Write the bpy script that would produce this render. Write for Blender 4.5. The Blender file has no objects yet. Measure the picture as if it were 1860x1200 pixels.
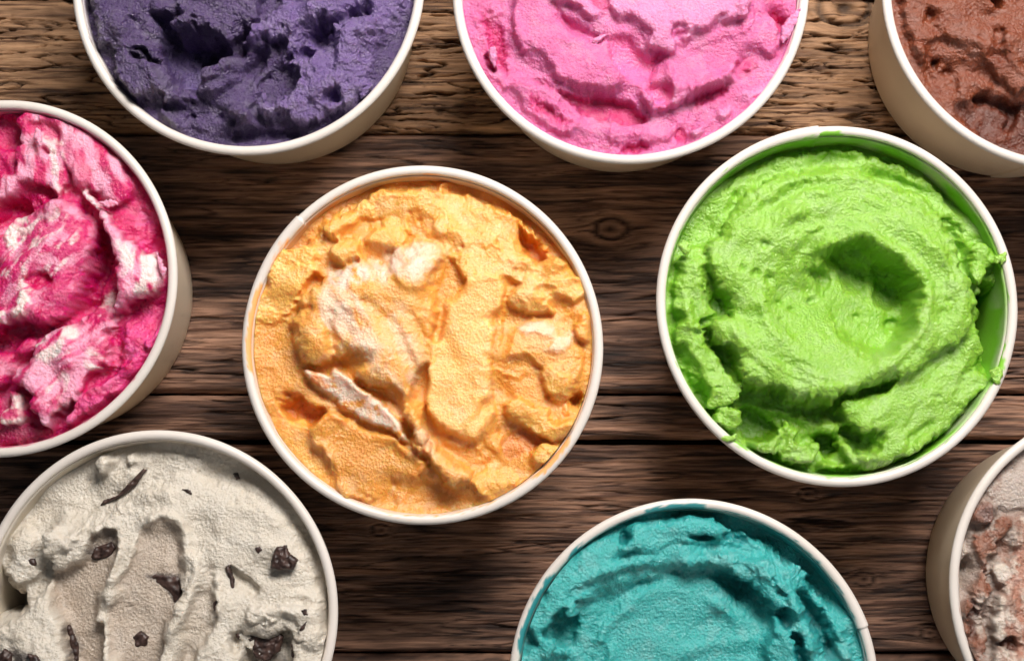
import bpy, math, random
import numpy as np
from mathutils import Matrix, Vector

# ------------------------------------------------------------------ scene, camera, light
scene = bpy.context.scene
U = 0.06                                   # outer rim radius of a tub in metres
CAM_D, CAM_T, CAM_S, CAM_F = 8.2284, 0.0806, -0.0121, 2703.4   # height (in U), tilt, sideways lean, focal (px of a 1860 px wide picture)
RB, HB = 0.8493, 1.0262                    # foot radius and height of a tub (in U)

cam_d = bpy.data.cameras.new('camera'); cam = bpy.data.objects.new('camera', cam_d)
scene.collection.objects.link(cam)
cam_d.sensor_width = 36.0; cam_d.lens = CAM_F / 1860 * 36
cam_d.clip_start = 0.02; cam_d.clip_end = 20
cam.matrix_world = Matrix.Translation((0, 0, CAM_D * U)) @ Matrix.Rotation(CAM_T, 4, 'X') @ Matrix.Rotation(-CAM_S, 4, 'Y')
cam_d.dof.use_dof = True; cam_d.dof.focus_distance = CAM_D * U; cam_d.dof.aperture_fstop = 32.0
scene.camera = cam

world = bpy.data.worlds.new('World'); scene.world = world; world.use_nodes = True
world.node_tree.nodes['Background'].inputs[0].default_value = (0.86, 0.93, 1.0, 1)
world.node_tree.nodes['Background'].inputs[1].default_value = 0.09

def area(name, loc, target, size, energy, col):
    l = bpy.data.lights.new(name, 'AREA'); l.shape = 'RECTANGLE'; l.size, l.size_y = size; l.energy = energy; l.color = col
    o = bpy.data.objects.new(name, l); scene.collection.objects.link(o)
    o.location = loc; o.rotation_euler = (Vector(target) - Vector(loc)).to_track_quat('-Z', 'Y').to_euler()
area('window_light', (0.13, 0.40, 0.46), (0, 0.05, 0), (0.32, 0.20), 6.9, (1.0, 0.95, 0.89))
area('front_fill', (0.45, -0.75, 0.22), (0, 0, -0.03), (0.8, 0.3), 1.5, (1.0, 0.93, 0.86))

vs = scene.view_settings
scene.display_settings.display_device = 'sRGB'
vs.view_transform = 'Standard'; vs.look = 'None'; vs.exposure = 0.0; vs.gamma = 1.0; vs.use_curve_mapping = False
scene.cycles.max_bounces = 5; scene.cycles.diffuse_bounces = 3; scene.cycles.glossy_bounces = 2; scene.cycles.transmission_bounces = 3
scene.cycles.caustics_reflective = False; scene.cycles.caustics_refractive = False
scene.cycles.use_adaptive_sampling = True; scene.cycles.adaptive_threshold = 0.05; scene.cycles.adaptive_min_samples = 12

# ------------------------------------------------------------------ numeric helpers
RNG = np.random.RandomState(7)
PERM = np.concatenate([RNG.permutation(256)] * 3).astype(np.int64)
GA = RNG.rand(256) * 2 * np.pi
GX, GY = np.cos(GA), np.sin(GA)
RX, RY = RNG.rand(256), RNG.rand(256)

def perlin(x, y, seed=0):
    x = x + seed * 17.31; y = y + seed * 9.73
    xi = np.floor(x).astype(np.int64); yi = np.floor(y).astype(np.int64)
    xf = x - xi; yf = y - yi
    xi &= 255; yi &= 255
    u = xf * xf * xf * (xf * (xf * 6 - 15) + 10); v = yf * yf * yf * (yf * (yf * 6 - 15) + 10)
    def g(ix, iy, dx, dy):
        h = PERM[PERM[ix] + iy]
        return GX[h] * dx + GY[h] * dy
    x1 = (xi + 1) & 255; y1 = (yi + 1) & 255
    a = g(xi, yi, xf, yf); b = g(x1, yi, xf - 1, yf); c = g(xi, y1, xf, yf - 1); d = g(x1, y1, xf - 1, yf - 1)
    return ((a + (b - a) * u) * (1 - v) + (c + (d - c) * u) * v) * 1.5

def fbm(x, y, octv=4, seed=0, gain=0.5):
    s = 0; a = 1; t = 0
    for o in range(octv):
        s = s + a * perlin(x, y, seed + o * 3.7); t += a
        a *= gain; x = x * 2.03; y = y * 2.03
    return s / t

def billow(x, y, octv=3, seed=0, gain=0.5):
    s = 0; a = 1; t = 0
    for o in range(octv):
        s = s + a * (np.abs(perlin(x, y, seed + o * 5.1)) * 2 - 0.6); t += a
        a *= gain; x = x * 2.07; y = y * 2.07
    return s / t

def worley(x, y, seed=0):
    x = x + seed * 13.7; y = y + seed * 5.3
    xi = np.floor(x).astype(np.int64); yi = np.floor(y).astype(np.int64)
    best = np.full(x.shape, 9.0)
    for dx in (-1, 0, 1):
        for dy in (-1, 0, 1):
            cx = xi + dx; cy = yi + dy
            h = PERM[PERM[cx & 255] + (cy & 255)]
            d = (cx + RX[h] - x) ** 2 + (cy + RY[h] - y) ** 2
            best = np.minimum(best, d)
    return np.sqrt(best)

def sstep(a, b, x):
    t = np.clip((x - a) / (b - a), 0, 1)
    return t * t * (3 - 2 * t)

def catmull(P, closed, n=5):
    P = np.asarray(P, float); m = len(P); out = []
    for i in range(m if closed else m - 1):
        if closed: a, b, c, d = P[i - 1], P[i], P[(i + 1) % m], P[(i + 2) % m]
        else: a, b, c, d = P[max(i - 1, 0)], P[i], P[i + 1], P[min(i + 2, m - 1)]
        for k in range(n):
            t = k / n
            out.append(0.5 * (2 * b + (c - a) * t + (2 * a - 5 * b + 4 * c - d) * t * t + (3 * b - a - 3 * c + d) * t ** 3))
    if not closed: out.append(P[-1])
    return np.array(out)

def sdf_poly(x, y, V):
    d2 = np.full(x.shape, 1e12); s = np.zeros(x.shape, bool)
    n = len(V)
    for i in range(n):
        ax, ay = V[i]; bx, by = V[(i + 1) % n]
        ex, ey = bx - ax, by - ay
        wx, wy = x - ax, y - ay
        t = np.clip((wx * ex + wy * ey) / (ex * ex + ey * ey + 1e-9), 0, 1)
        d2 = np.minimum(d2, (wx - ex * t) ** 2 + (wy - ey * t) ** 2)
        c = (ay > y) != (by > y)
        if abs(ey) > 1e-9: s ^= c & (x < ex * wy / ey + ax)
    d = np.sqrt(d2)
    return np.where(s, -d, d)

def dist_path(x, y, V):
    """distance to an open path, side sign and position 0..1 along it"""
    L = np.concatenate([[0], np.cumsum(np.hypot(*np.diff(V, axis=0).T))])
    best = np.full(x.shape, 1e12); tt = np.zeros(x.shape); sg = np.ones(x.shape)
    for i in range(len(V) - 1):
        ax, ay = V[i]; ex, ey = V[i + 1] - V[i]
        wx, wy = x - ax, y - ay; l2 = ex * ex + ey * ey + 1e-9
        t = np.clip((wx * ex + wy * ey) / l2, 0, 1)
        d2 = (wx - ex * t) ** 2 + (wy - ey * t) ** 2
        m = d2 < best
        best = np.where(m, d2, best); tt = np.where(m, L[i] + t * math.sqrt(l2), tt)
        sg = np.where(m, np.sign(ex * wy - ey * wx), sg)
    return np.sqrt(best), sg, tt / L[-1], L[-1]

# camera maths, so that a point of the photograph can be looked up on the rim plane or the table
def project(x, y, z):
    c, s = math.cos(CAM_T), math.sin(CAM_T); z = z - CAM_D
    y2 = c * y + s * z; z2 = -s * y + c * z
    c, s = math.cos(CAM_S), math.sin(CAM_S)
    x3 = c * x + s * z2; z3 = -s * x + c * z2
    return 930 + CAM_F * x3 / -z3, 600 - CAM_F * y2 / -z3

def unproject(px, py, z):
    dx, dy, dz = (np.asarray(px, float) - 930) / CAM_F, -(np.asarray(py, float) - 600) / CAM_F, -1.0
    c, s = math.cos(CAM_S), math.sin(CAM_S)
    x = c * dx - s * dz; z2 = s * dx + c * dz
    c, s = math.cos(CAM_T), math.sin(CAM_T)
    y = c * dy - s * z2; zz = s * dy + c * z2
    k = (z - CAM_D) / zz
    return x * k, y * k

PX = 1 / 327.0                              # one photo pixel in U at rim height

# ------------------------------------------------------------------ mesh helpers
def link(name, me, mat, parent=None):
    o = bpy.data.objects.new(name, me); scene.collection.objects.link(o)
    if mat: me.materials.append(mat)
    if parent: o.parent = parent
    return o

def grid_mesh(name, V, F, col=None, smooth=True):
    V = np.asarray(V, np.float32); F = np.asarray(F, np.int32); k = F.shape[1]
    me = bpy.data.meshes.new(name)
    me.vertices.add(len(V)); me.vertices.foreach_set('co', V.ravel())
    me.loops.add(F.size); me.loops.foreach_set('vertex_index', F.ravel())
    me.polygons.add(len(F)); me.polygons.foreach_set('loop_start', np.arange(0, F.size, k, dtype=np.int32))
    me.polygons.foreach_set('use_smooth', np.full(len(F), smooth))
    if col is not None:
        a = me.attributes.new('col', 'FLOAT_COLOR', 'POINT')
        c4 = np.ones((len(V), 4), np.float32); c4[:, :3] = col
        a.data.foreach_set('color', c4.ravel())
    me.update(calc_edges=True); me.validate()
    return me

def quads(n, m, wrap=False):
    """faces of an n x m grid of vertices (row-major); wrap closes the second direction"""
    i = np.arange(n - 1)[:, None]; j = np.arange(m if wrap else m - 1)[None]
    j2 = (j + 1) % m
    return np.stack([i * m + j, i * m + j2, (i + 1) * m + j2, (i + 1) * m + j], -1).reshape(-1, 4)

def srgb(r, g, b):
    f = lambda c: ((c / 255 + 0.055) / 1.055) ** 2.4 if c > 10 else c / 255 / 12.92
    return np.array([f(r), f(g), f(b)])

# ------------------------------------------------------------------ materials
def node_mat(name):
    m = bpy.data.materials.new(name); m.use_nodes = True
    return m, m.node_tree.nodes, m.node_tree.links, m.node_tree.nodes['Principled BSDF']

def ice_material(name, sss=0.25, rough=0.42, grain=1.0, radius=(1.0, 0.7, 0.5), scale=0.0016, coat=0.55):
    m, N, L, b = node_mat(name)
    at = N.new('ShaderNodeAttribute'); at.attribute_name = 'col'
    tc = N.new('ShaderNodeTexCoord')
    n1 = N.new('ShaderNodeTexNoise'); n1.inputs['Scale'].default_value = 1150; n1.inputs['Detail'].default_value = 4; n1.inputs['Roughness'].default_value = 0.65
    n2 = N.new('ShaderNodeTexVoronoi'); n2.inputs['Scale'].default_value = 1000
    n3 = N.new('ShaderNodeTexNoise'); n3.inputs['Scale'].default_value = 320; n3.inputs['Detail'].default_value = 3
    for n in (n1, n2, n3): L.new(tc.outputs['Object'], n.inputs['Vector'])
    # pigment varies a little from crystal to crystal
    mx = N.new('ShaderNodeMixRGB'); mx.blend_type = 'OVERLAY'; mx.inputs[0].default_value = 0.18
    L.new(at.outputs['Color'], mx.inputs[1]); L.new(n1.outputs['Fac'], mx.inputs[2])
    L.new(mx.outputs[0], b.inputs['Base Color'])
    ad = N.new('ShaderNodeMath'); ad.operation = 'MULTIPLY_ADD'; ad.inputs[1].default_value = 0.5
    L.new(n2.outputs['Distance'], ad.inputs[0]); L.new(n1.outputs['Fac'], ad.inputs[2])
    ad2 = N.new('ShaderNodeMath'); ad2.operation = 'MULTIPLY_ADD'; ad2.inputs[1].default_value = 0.35
    L.new(n3.outputs['Fac'], ad2.inputs[0]); L.new(ad.outputs[0], ad2.inputs[2])
    bp = N.new('ShaderNodeBump'); bp.inputs['Strength'].default_value = 0.9; bp.inputs['Distance'].default_value = 0.0008 * grain
    L.new(ad2.outputs[0], bp.inputs['Height']); L.new(bp.outputs[0], b.inputs['Normal'])
    b.inputs['Roughness'].default_value = rough
    b.inputs['Coat Weight'].default_value = coat; b.inputs['Coat Roughness'].default_value = 0.22; L.new(bp.outputs[0], b.inputs['Coat Normal'])
    b.inputs['Subsurface Weight'].default_value = sss
    b.inputs['Subsurface Radius'].default_value = radius; b.inputs['Subsurface Scale'].default_value = scale
    b.inputs['Specular IOR Level'].default_value = 0.62
    return m

def card_material(name, through):
    m, N, L, b = node_mat(name)
    at = N.new('ShaderNodeAttribute'); at.attribute_name = 'col'
    tc = N.new('ShaderNodeTexCoord')
    n = N.new('ShaderNodeTexNoise'); n.inputs['Scale'].default_value = 420; n.inputs['Detail'].default_value = 5
    n2 = N.new('ShaderNodeTexNoise'); n2.inputs['Scale'].default_value = 35; n2.inputs['Detail'].default_value = 3
    L.new(tc.outputs['Object'], n.inputs['Vector']); L.new(tc.outputs['Object'], n2.inputs['Vector'])
    mx = N.new('ShaderNodeMixRGB'); mx.blend_type = 'MULTIPLY'; mx.inputs[0].default_value = 0.16
    rp = N.new('ShaderNodeValToRGB'); rp.color_ramp.elements[0].color = (0.7, 0.62, 0.52, 1); rp.color_ramp.elements[1].color = (1, 1, 1, 1)
    rp.color_ramp.elements[0].position = 0.35; rp.color_ramp.elements[1].position = 0.6
    L.new(n2.outputs['Fac'], rp.inputs[0])
    L.new(at.outputs['Color'], mx.inputs[1]); L.new(rp.outputs[0], mx.inputs[2]); L.new(mx.outputs[0], b.inputs['Base Color'])
    bp = N.new('ShaderNodeBump'); bp.inputs['Strength'].default_value = 0.25; bp.inputs['Distance'].default_value = 0.0003
    L.new(n.outputs['Fac'], bp.inputs['Height']); L.new(bp.outputs[0], b.inputs['Normal'])
    b.inputs['Roughness'].default_value = 0.38
    tr = N.new('ShaderNodeBsdfTranslucent'); ms = N.new('ShaderNodeMixShader'); ms.inputs[0].default_value = through
    L.new(mx.outputs[0], tr.inputs['Color']); L.new(bp.outputs[0], tr.inputs['Normal'])
    L.new(b.outputs[0], ms.inputs[1]); L.new(tr.outputs[0], ms.inputs[2]); L.new(ms.outputs[0], N['Material Output'].inputs['Surface'])
    return m
CARD = card_material('paper_card', 0.20)
RIM = card_material('rolled_card_rim', 0.04)

def wood_material():
    m, N, L, b = node_mat('weathered_wood')
    at = N.new('ShaderNodeAttribute'); at.attribute_name = 'col'
    tc = N.new('ShaderNodeTexCoord')
    mp = N.new('ShaderNodeMapping'); mp.inputs['Scale'].default_value = (45, 900, 60)
    L.new(tc.outputs['Object'], mp.inputs['Vector'])
    n = N.new('ShaderNodeTexNoise'); n.inputs['Scale'].default_value = 1.0; n.inputs['Detail'].default_value = 5; n.inputs['Roughness'].default_value = 0.6
    L.new(mp.outputs[0], n.inputs['Vector'])
    mx = N.new('ShaderNodeMixRGB'); mx.blend_type = 'OVERLAY'; mx.inputs[0].default_value = 0.95
    n.inputs['Detail'].default_value = 8; n.inputs['Roughness'].default_value = 0.68
    mp2 = N.new('ShaderNodeMapping'); mp2.inputs['Scale'].default_value = (26, 620, 40); L.new(tc.outputs['Object'], mp2.inputs['Vector'])
    n2 = N.new('ShaderNodeTexNoise'); n2.inputs['Scale'].default_value = 1.0; n2.inputs['Detail'].default_value = 3; n2.inputs['Distortion'].default_value = 0.4
    L.new(mp2.outputs[0], n2.inputs['Vector'])
    rp = N.new('ShaderNodeValToRGB'); rp.color_ramp.elements[0].position = 0.38; rp.color_ramp.elements[1].position = 0.43
    rp.color_ramp.elements[0].color = (0.28, 0.22, 0.2, 1); rp.color_ramp.elements[1].color = (1, 1, 1, 1)
    L.new(n2.outputs['Fac'], rp.inputs[0])                      # dark open pores of the grain
    mu = N.new('ShaderNodeMixRGB'); mu.blend_type = 'MULTIPLY'; mu.inputs[0].default_value = 0.9
    L.new(at.outputs['Color'], mx.inputs[1]); L.new(n.outputs['Fac'], mx.inputs[2]); L.new(mx.outputs[0], mu.inputs[1]); L.new(rp.outputs[0], mu.inputs[2]); L.new(mu.outputs[0], b.inputs['Base Color'])
    bp = N.new('ShaderNodeBump'); bp.inputs['Strength'].default_value = 0.8; bp.inputs['Distance'].default_value = 0.0007
    L.new(n.outputs['Fac'], bp.inputs['Height']); L.new(bp.outputs[0], b.inputs['Normal'])
    b.inputs['Roughness'].default_value = 0.62
    b.inputs['Specular IOR Level'].default_value = 0.35
    return m
WOOD = wood_material()

def chocolate_material():
    m, N, L, b = node_mat('dark_chocolate')
    tc = N.new('ShaderNodeTexCoord')
    n = N.new('ShaderNodeTexNoise'); n.inputs['Scale'].default_value = 500; n.inputs['Detail'].default_value = 4
    L.new(tc.outputs['Object'], n.inputs['Vector'])
    rp = N.new('ShaderNodeValToRGB')
    rp.color_ramp.elements[0].color = (0.022, 0.010, 0.008, 1); rp.color_ramp.elements[1].color = (0.10, 0.055, 0.045, 1)
    rp.color_ramp.elements[0].position = 0.4; rp.color_ramp.elements[1].position = 0.75
    L.new(n.outputs['Fac'], rp.inputs[0]); L.new(rp.outputs[0], b.inputs['Base Color'])
    bp = N.new('ShaderNodeBump'); bp.inputs['Strength'].default_value = 0.3; bp.inputs['Distance'].default_value = 0.0003
    L.new(n.outputs['Fac'], bp.inputs['Height']); L.new(bp.outputs[0], b.inputs['Normal'])
    b.inputs['Roughness'].default_value = 0.48
    return m
CHOC = chocolate_material()

# ------------------------------------------------------------------ table of old planks (structure)
TABLE_Z = -HB
def plank_heights(px, py, style, y0, y1, knots, seed):
    """relief (px) and colour of old wood, streamlines of the grain bend round the knots"""
    wob = 5 * fbm(px / 520, py / 160, 2, seed + 5) + 2 * fbm(px / 120, py / 60, 2, seed + 6)
    g = py + wob
    ring = np.full(px.shape, 1e9)
    for kx, ky, r in knots:
        dx = (px - kx) / 1.5; dy = py - ky
        r2 = dx * dx + dy * dy
        g = g - dy * np.minimum(r * r * 1.0 / np.maximum(r2, 1e-3), 1.0)
        ring = np.minimum(ring, np.sqrt(r2) / r)
    if style == 'rough':
        a = fbm(px / 120, g / 14, 3, seed, 0.5)
        w2 = 6 * fbm(px / 45, py / 30, 4, seed + 12, 0.6)
        rid = 1 - np.abs(fbm(px / 210 + 3, (g + w2) / 24, 2, seed + 1)) * 4.2          # long wavy cracks
        rid2 = 1 - np.abs(fbm(px / 90 + 3, (g + w2) / 12, 2, seed + 4)) * 3.6          # short ones
        crack = np.maximum(sstep(0.74, 1.0, rid), 0.7 * sstep(0.68, 1.0, rid2) * sstep(-0.1, 0.25, fbm(px / 90, g / 40, 2, seed + 2)))
        h = 2.2 * np.tanh(1.2 * a) - 17 * crack + 2.4 * fbm(px / 60, (g + w2) / 5, 3, seed + 3, 0.6) + 1.5 * fbm(px / 14, py / 9, 2, seed + 5)
        ton = 0.5 + 0.9 * fbm(px / 260, g / 26, 4, seed + 7) + 0.5 * fbm(px / 60, g / 6, 3, seed + 8)
        lo, hi, dk = srgb(104, 74, 53), srgb(190, 148, 112), srgb(46, 30, 22)
        dark = 0.7 * crack + 0.6 * sstep(0.08, 0.45, fbm(px / 130, g / 9, 3, seed + 9))
    else:
        w2 = 1.1 * fbm(px / 60, py / 40, 3, seed + 12)
        a = fbm(px / 200, (g + w2) / 13, 4, seed, 0.55)
        fine = fbm(px / 75, (g + w2) / 3.6, 3, seed + 3, 0.6)
        rid = 1 - np.abs(fbm(px / 330 + 3, (g + w2) / 24, 3, seed + 1)) * 3.6
        crack = sstep(0.66, 1.0, rid) * sstep(-0.1, 0.3, fbm(px / 170, g / 34, 2, seed + 2))
        h = 4.5 * a - 8 * crack + 2.2 * fine
        ton = 0.40 + 1.0 * fbm(px / 260, (g + w2) / 20, 4, seed + 7) + 0.55 * fine + 0.55 * fbm(px / 420, py / 120, 2, seed + 8)
        lo, hi, dk = srgb(80, 56, 46), srgb(178, 136, 112), srgb(34, 21, 17)
        l1 = np.exp(-(fbm(px / 420, (g + w2) / 30, 3, seed + 14) / 0.022) ** 2) * sstep(-0.2, 0.2, fbm(px / 150, g / 30, 2, seed + 15))
        l2 = np.exp(-(fbm(px / 260, (g + w2) / 17, 2, seed + 16) / 0.03) ** 2) * sstep(-0.05, 0.3, fbm(px / 120, g / 25, 2, seed + 17))
        line = np.maximum(l1, 0.8 * l2); h = h - 4.5 * line
        dark = 0.85 * line + 0.7 * crack + 0.6 * sstep(0.02, 0.38, fbm(px / 210, (g + w2) / 9, 4, seed + 9)) + 0.35 * sstep(0.1, 0.4, fbm(px / 400, py / 70, 2, seed + 13))
    if knots:
        kin = 1 - sstep(0.7, 1.1, ring)
        h = h * (1 - 0.6 * kin) - 8 * np.exp(-(ring / 0.28) ** 2) - 6 * np.exp(-((ring - 0.92) / 0.10) ** 2) + 3 * np.exp(-((ring - 0.6) / 0.2) ** 2)
        ton = ton * (1 - kin) + 0.62 * kin + 0.25 * np.exp(-((ring - 1.35) / 0.3) ** 2)
        dark = np.clip(dark * (1 - 0.8 * kin) + 0.95 * np.exp(-(ring / 0.3) ** 2) + 0.7 * np.exp(-((ring - 0.92) / 0.13) ** 2), 0, 1)
    ton = np.clip(ton, 0, 1)[..., None]; dark = np.clip(dark, 0, 0.9)[..., None]
    col = (lo + (hi - lo) * ton) * (1 - dark) + dk * dark
    return h, col

slab_bm = grid_mesh('table_top', np.array([(x, y, z) for z in (-HB - 0.60, -HB - 0.34) for y in (-3.2, 4.6) for x in (-5.4, 5.4)]) * U,
                    np.array([(0, 2, 3, 1), (4, 5, 7, 6), (0, 1, 5, 4), (2, 6, 7, 3), (0, 4, 6, 2), (1, 3, 7, 5)]), np.full((8, 3), 0.02), False)
table = link('table_top', slab_bm, WOOD)
table['kind'] = 'structure'; table['label'] = 'old brown wooden planks of the table under the tubs'

def plank(y0, y1, style, knots, seed, dy, dx, zoff=0.0):
    """y0..y1 are picture rows on the table (top to bottom)"""
    xs = np.arange(-700, 2600, dx); n = max(int((y1 - y0) / dy), 12)
    tt = np.linspace(0, 1, n)
    X, T = np.meshgrid(xs, tt)
    e0 = y0 + 2.2 + 2.4 * fbm(X / 170, X * 0 + seed, 3, seed + 20)               # worn, uneven edges
    e1 = y1 - 2.2 + 2.4 * fbm(X / 170, X * 0 + seed, 3, seed + 21)
    Y = e0 + (e1 - e0) * T
    h, col = plank_heights(X, Y, style, y0, y1, knots, seed)
    ed = np.minimum(Y - e0, e1 - Y)
    h = h - 13 * (1 - sstep(-1, 10, ed)) ** 1.6 + zoff
    x, y = unproject(X, Y, TABLE_Z)
    z = TABLE_Z + (h - 6) * PX
    # sides: drop both long edges down to the board below
    row0 = np.stack([x[0], y[0], np.full(len(xs), TABLE_Z - 0.33)], -1); row1 = np.stack([x[-1], y[-1], np.full(len(xs), TABLE_Z - 0.33)], -1)
    V = np.concatenate([row0[None], np.stack([x, y, z], -1), row1[None]]).reshape(-1, 3)
    C = np.concatenate([col[:1], col, col[-1:]]).reshape(-1, 3)
    F = quads(n + 2, len(xs))[:, ::-1]
    return link('plank', grid_mesh('plank', V * U, F, C), WOOD, table)

p1 = plank(-6, 241, 'rough', [(1535, 12, 34)], 3, 1.6, 5.0)
p2 = plank(241, 716, 'fine', [(1110, 414, 20)], 11, 1.6, 8.0)
p3 = plank(716, 800, 'fine', [], 17, 1.6, 8.0, 2.0)
p4 = plank(805, 1187, 'fine', [(1470, 897, 12), (690, 962, 11), (1570, 1052, 13), (1690, 1150, 11)], 23, 1.6, 8.0, -1.0)
p5 = plank(1187, 1460, 'fine', [], 31, 4.0, 9.0)
p0 = plank(-330, -6, 'rough', [], 37, 4.0, 9.0)
p1['label'] = 'pale tan plank with deep weathered cracks'

# ------------------------------------------------------------------ paper tubs
def wall_in(z):                              # inner radius of the wall at height z (U)
    return (RB - 0.014) + (0.945 - RB + 0.014) * (z + HB) / HB

def make_tub(cx, cy, seam, film, film_amt, label, seed, speck=0.5, smears=()):
    root = bpy.data.objects.new('ice_cream_tub', None); scene.collection.objects.link(root)
    root.location = (cx * U, cy * U, -HB * U); root.empty_display_size = 0.02
    root['label'] = label; root['category'] = 'tub'; root['group'] = 'round paper tubs of ice cream'
    th = np.sort(np.concatenate([np.linspace(0, 2 * np.pi, 288, endpoint=False), [seam - 0.004, seam + 0.0005]])); nseg = len(th)
    da = (th - seam) % (2 * np.pi)
    step = np.where(da < 0.5, 1 - da / 0.5, 0)                                  # paper overlap: a small step that fades out
    oval = 1 + 0.005 * np.cos(2 * th + seed) + 0.003 * np.cos(3 * th + 2 * seed)
    wav = 0.006 * np.cos(3 * th + seed) + 0.004 * np.cos(5 * th + 3 * seed)          # the lip is not quite level
    white = srgb(224, 216, 210); kraft = srgb(246, 230, 206)
    # wall: outside from foot to rim, inside back down
    prof = [(RB - 0.006, -HB), (RB, -HB + 0.012), (RB + 0.002, -HB + 0.06)] + [(RB + (0.955 - RB) * t, -HB + HB * t) for t in np.linspace(0.1, 0.985, 12)]
    inn = [(wall_in(z), z) for z in np.linspace(-0.004, -HB + 0.10, 26)]
    P = prof + inn
    V = []; C = []
    for k, (r, z) in enumerate(P):
        rr = (r + (0.010 * step if k < len(prof) else -0.004 * step)) * (oval if z > -0.5 else 1)
        V.append(np.stack([rr * np.cos(th), rr * np.sin(th), z + HB + wav * max(0.0, 1 + z / 0.3)], -1))
        c = np.tile(white if k >= len(prof) else kraft, (nseg, 1))
        if k >= len(prof):
            f = 0.55 + 0.9 * fbm(th * 3.2 + seed, np.full(nseg, z * 6.0), 4, seed) + (-z) * 2.2 - 0.1
            f = np.clip(f * film_amt * 1.5, 0, 0.96)[:, None]
            c = c * (1 - f) + film * f
        C.append(c)
    F = quads(len(P), nseg, True)
    link('wall', grid_mesh('wall', np.concatenate(V) * U, F, np.concatenate(C)), CARD, root)
    # rolled rim
    V = []; C = []
    nt = 22; tube = 0.0265
    for k in range(nt):
        a = 2 * np.pi * k / nt
        tr = tube * (1 + 0.28 * step + 0.05 * fbm(th * 2, th * 0 + seed, 2, seed + 3))
        r = (1 - tube) + tr * np.cos(a) * 1.0; z = 0.95 * tr * np.sin(a) + wav
        V.append(np.stack([r * np.cos(th) * oval, r * np.sin(th) * oval, z + HB], -1))
        c = np.tile(white, (nseg, 1))
        inner = max(0.0, -math.cos(a)) * (1 if math.sin(a) > -0.3 else 0)
        q = fbm(th * 9 + seed * 3, np.full(nseg, a * 1.1), 4, seed + 8)
        f = sstep(0.62 - 0.55 * speck, 0.85 - 0.55 * speck, q + 0.75 * inner - 0.42) * (0.9 if inner > 0 else 0.0)
        for a0, a1, st in smears:            # ice cream wiped over the rim
            dg = np.degrees(th); m = sstep(0, 4, np.minimum(dg - a0, a1 - dg)) * st
            q2 = fbm(th * 22 + seed, np.full(nseg, a * 1.6), 3, seed + 5)
            f = np.maximum(f, 0.95 * sstep(0.35, 0.6, m * (0.55 + max(-0.4, -math.cos(a)) * 0.75) + 0.55 * q2) * (1 if math.sin(a) > -0.2 else 0) * (m > 0.05))
        c = c * (1 - f[:, None]) + film * f[:, None]
        C.append(c)
    F = quads(nt, nseg, True)
    last = np.stack([(nt - 1) * nseg + np.arange(nseg), (nt - 1) * nseg + (np.arange(nseg) + 1) % nseg, (np.arange(nseg) + 1) % nseg, np.arange(nseg)], -1)
    link('rim', grid_mesh('rim', np.concatenate(V) * U, np.concatenate([F, last]), np.concatenate(C)), RIM, root)
    # recessed bottom
    r0 = RB - 0.01
    V = [(0, 0, 0.07)] + [(r0 * math.cos(t), r0 * math.sin(t), 0.07) for t in th]
    F = [(0, 1 + k, 1 + (k + 1) % nseg) for k in range(nseg)]
    link('bottom', grid_mesh('bottom', np.array(V) * U, np.array(F), np.tile(white, (nseg + 1, 1))), CARD, root)
    return root

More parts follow.
